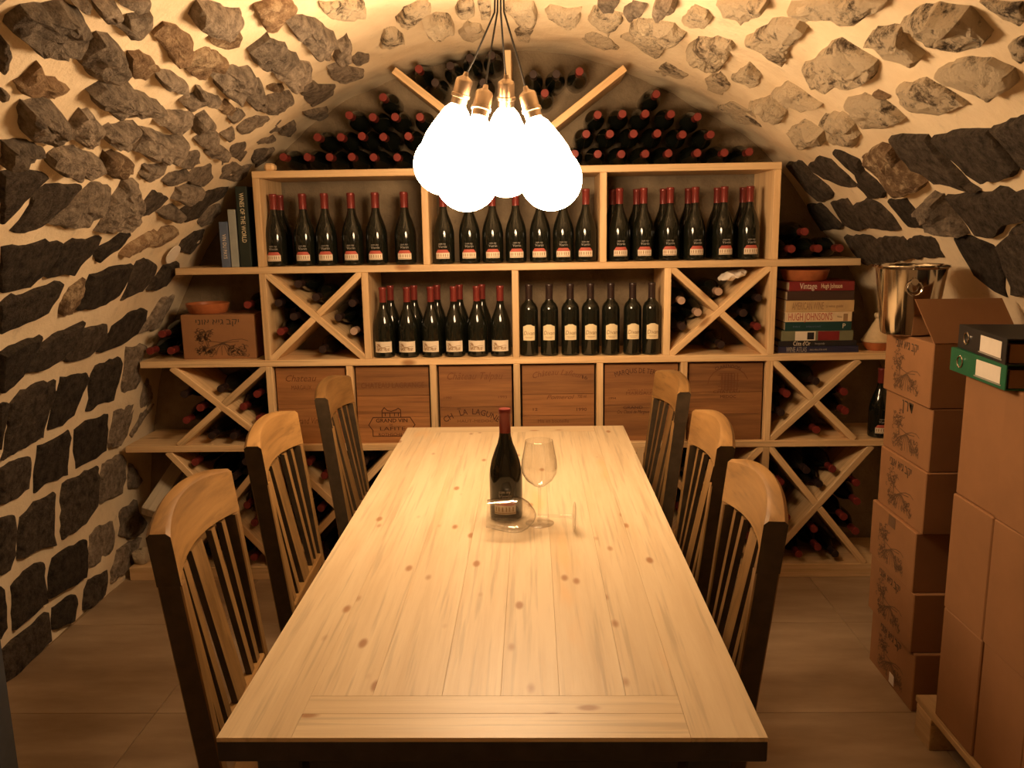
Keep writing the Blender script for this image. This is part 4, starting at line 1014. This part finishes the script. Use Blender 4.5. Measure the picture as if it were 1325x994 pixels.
# ------------------------------------------------------------------ chairs
def make_chair():
    """faces +X, back posts at x = 0, width along Y"""
    c = empty('dining_chair'); W2 = .215
    def lean(z): return -.115*max(0, z-.42)
    def bow(y): return -.030*(1-(y/W2)**2)
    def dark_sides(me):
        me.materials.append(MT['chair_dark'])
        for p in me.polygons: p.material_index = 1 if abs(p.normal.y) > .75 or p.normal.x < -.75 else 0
    for s in (-1, 1):
        mb = MB(); pts = [(-.045, 0), (-.012, .25), (0, .42), (lean(.7), .70), (lean(.8605), .8605)]; vs = []; fs = []
        for (x, z) in pts:
            for dx, dy in ((-.023, -.015), (.023, -.015), (.023, .015), (-.023, .015)): vs.append((x+dx, s*(W2-.015)+dy, z))
        for k in range(len(pts)-1):
            for i in range(4): j = (i+1) % 4; fs.append((k*4+i, k*4+j, k*4+4+j, k*4+4+i))
        fs += [(3, 2, 1, 0), tuple(len(vs)-4+i for i in range(4))]; mb.add(vs, fs)
        me = mb.mesh('back_post', 'chair_z'); bm = bmesh.new(); bm.from_mesh(me); bmesh.ops.bevel(bm, geom=[e for e in bm.edges if abs((e.verts[0].co-e.verts[1].co).z) > .05 or e.verts[0].co.z > .99], offset=.003, segments=1, affect='EDGES'); bm.to_mesh(me); bm.free()
        dark_sides(me); link('back_post', me, c)
    # curved crest rail
    mb = MB(); n = 14; vs = []; fs = []
    for i in range(n+1):
        y = (-W2+2*W2*i/n); k = 1-(y/W2)**2; zb, zt = .860+.012*k, .965+.026*k
        hd = .016+.0068*(1-k)
        for x, z in ((-hd, zb), (-hd, zt-.007), (-hd+.008, zt), (hd-.008, zt), (hd, zt-.007), (hd, zb)): vs.append((x+bow(y)+lean(z)+.004*k, y, z))
    for i in range(n):
        for q in range(6): r_ = (q+1) % 6; fs.append((i*6+q, i*6+r_, i*6+6+r_, i*6+6+q))
    fs += [tuple(range(6)), tuple(n*6+5-q for q in range(6))]; mb.add(vs, fs)
    me = mb.mesh('crest_rail', 'chair_y', True); bm = bmesh.new(); bm.from_mesh(me); bmesh.ops.recalc_face_normals(bm, faces=bm.faces[:]); bm.to_mesh(me); bm.free(); me.update(); dark_sides(me); link('crest_rail', me, c)
    # slats: two narrow, one wide, two narrow
    for yc, hw in ((-.150, .013), (-.098, .013), (-.0, .036), (.098, .013), (.150, .013), (-.185+.0, .0), ):
        if hw <= 0: continue
        mb = MB(); vs = []; zs = [.50, .62, .74, .86]
        for z in zs:
            t = (z-.5)/.36; x = lean(z)+bow(yc)*t+.010
            for dx, dy in ((-.007, -hw), (.007, -hw), (.007, hw), (-.007, hw)): vs.append((x+dx, yc+dy, z))
        fs = [(k*4+i, k*4+(i+1) % 4, k*4+4+(i+1) % 4, k*4+4+i) for k in range(3) for i in range(4)]+[(3, 2, 1, 0), (12, 13, 14, 15)]
        o_ = mb.add(vs, fs).build('slat', 'chair_z', c); o_.data.update(); dark_sides(o_.data)
    MB().box((-.014, -W2+.03, .465), (.014, W2-.03, .505), .003).build('lower_rail', 'chair_y', c)
    MB().box((.024, -W2, .425), (.43, W2, .455), .008).build('seat', 'chair_y', c)
    for s in (-1, 1): MB().box((.37, s*(W2-.035)-.019, 0), (.41, s*(W2-.035)+.019, .4245), .003).build('front_leg', 'chair_z', c)
    for s in (-1, 1): MB().box((.0, s*(W2-.018)-.009, .36), (.37, s*(W2-.018)+.009, .4245), .002).build('side_rail', 'chair_y', c)
    MB().box((.38, -W2+.06, .36), (.40, W2-.06, .4245), .002).build('front_rail', 'chair_y', c)
    return c
proto = make_chair()
lx, rx = -.66, .41
spots = [(-.66, 1.67, .09), (-.685, 2.30, .055), (-.657, 2.925, .035), (.41, 1.715, PI-.075), (.435, 2.26, PI-.045), (.44, 2.955, PI+.03)]
where = ['facing the cartons, furthest from the wine rack', 'facing the cartons, second of three from the wine rack', 'facing the cartons, nearest the wine rack', 'backing onto the cartons, furthest from the wine rack', 'backing onto the cartons, second of three from the wine rack', 'backing onto the cartons, nearest the wine rack']
for i, (x, y, a) in enumerate(spots):
    o = proto if i == 0 else copy_tree(proto)
    o.location = (x, y, 0); o.rotation_euler = (0, 0, a)
    tag(o, 'brown wooden slat back chair '+where[i], 'chair', 'slat back chairs around the table')
# ------------------------------------------------------------------ bottle and glasses on the table
b = burgundy('house', (-.074, 2.10, TZ), 'dark wine bottle with red capsule standing on the pine table', None, -.05)
def wine_glass_meshes():
    t = .0011
    bowl_o = [(.004, .098), (.016, .103), (.034, .118), (.044, .135), (.0465, .150), (.045, .17), (.040, .195), (.0355, .222)]
    prof_ = bowl_o+[(.0355-t, .2225)]+[(max(r-t, .0), z+t*.6) for r, z in reversed(bowl_o[:-1])]+[(.0, .0995)]
    bw = MB().lathe(prof_, 40).mesh('bowl', 'glass', True)
    st = MB().lathe([(.0, .004), (.0075, .006), (.0040, .016), (.0034, .05), (.0034, .085), (.0045, .096), (.004, .0985), (.0, .099)], 16).mesh('stem', 'glass', True)
    ft = MB().lathe([(.0, .0), (.036, .0), (.0375, .001), (.036, .0022), (.012, .0042), (.0, .0052)], 40).mesh('foot', 'glass', True)
    return bw, st, ft
BW, ST, FT = wine_glass_meshes()
def wglass(label):
    g = empty('wine_glass', (0, 0, 0), label, 'wine glass')
    for nm, me in (('bowl', BW), ('stem', ST), ('foot', FT)): link(nm, me, g)
    return g
g1 = wglass('clear stemmed wine glass standing upright beside the bottle'); g1.location = (.014, 2.05, TZ+.0006)
g2 = wglass('clear stemmed wine glass lying on its side on the table')
# lying: axis towards the rim points to -X; foot edge and bowl touch the top
tilt = math.asin((.0465-.0375)/.150); Pf = atz(746, 688, TZ)
axis = Vector((-math.cos(.05), -math.sin(.05)*1.0, math.sin(tilt))).normalized()
q = Vector((0, 0, 1)).rotation_difference(axis); g2.rotation_mode = 'QUATERNION'; g2.rotation_quaternion = q
g2.location = (Pf.x-.004, 1.995, TZ+.0378)
# ------------------------------------------------------------------ pendant cluster
HOOK = Vector((-.075, 2.30, 2.205))
rose = MB().lathe([(.0, -.03), (.02, -.028), (.045, -.012), (.05, .0), (.05, .03), (.0, .03)], 28).mesh('ceiling_rose', 'black_paint', True)
o = link('ceiling_rose', rose); o.location = HOOK; tag(o, 'small dark ceiling rose holding the pendant cords', 'ceiling rose')
BUL = [(598, 116, 574, 213, 2.36), (626, 124, 604, 232, 2.215), (655, 126, 655, 217, 2.42), (684, 128, 713, 232, 2.27)]
pl_lab = ['lit pear bulb pendant leaning towards the stone wall side', 'lit pear bulb pendant hanging lowest towards the camera side of the cluster', 'lit pear bulb pendant hanging at the rack side of the cluster', 'lit pear bulb pendant leaning towards the carton side']
for i, (sx, sy, bx_, by, Y) in enumerate(BUL):
    S = aty(sx, sy, 2.30+(Y-2.30)*.55); B_ = aty(bx_, by, Y)
    ax = (B_-S).normalized(); L = .205
    S = B_-ax*L
    p = empty('pendant_lamp', S, pl_lab[i], 'lamp', 'pear bulb pendants over the table')
    mid = Vector((HOOK.x+(S.x-HOOK.x)*.12+.004*(i-1.5), HOOK.y+(S.y-HOOK.y)*.12, 2.07))
    MB().tube([HOOK+Vector((.006*(i-1.5), 0, -.025))-S, mid+Vector((-.003*(i-1.5), 0, 0))-S, (mid*.4+S*.6)-S+Vector((0, 0, .0)), Vector((0, 0, .0))-ax*.035], .0026, 6).build('cord', 'cord', p, True)
    rot = Vector((0, 0, -1)).rotation_difference(ax).to_matrix().to_4x4()
    MB().lathe([(.0, .045), (.006, .044), (.008, .034), (.021, .026), (.023, .02), (.023, -.012), (.026, -.014), (.026, -.022), (.022, -.024), (.022, -.04), (.0, -.04)], 20, rot).build('socket', 'brass', p, True)
    r_ = .083; pr = [(.0, -L-r_)]
    for k in range(1, 13): a = PI*k/18; pr.append((r_*math.sin(a), -L-r_*math.cos(a)))
    pr += [(.067, -L+.070), (.056, -L+.100), (.045, -L+.125), (.034, -L+.148), (.0205, -.042), (.0, -.0415)]
    MB().lathe(pr, 32, rot).build('bulb', 'bulb', p, True)
bpy.context.view_layer.update()
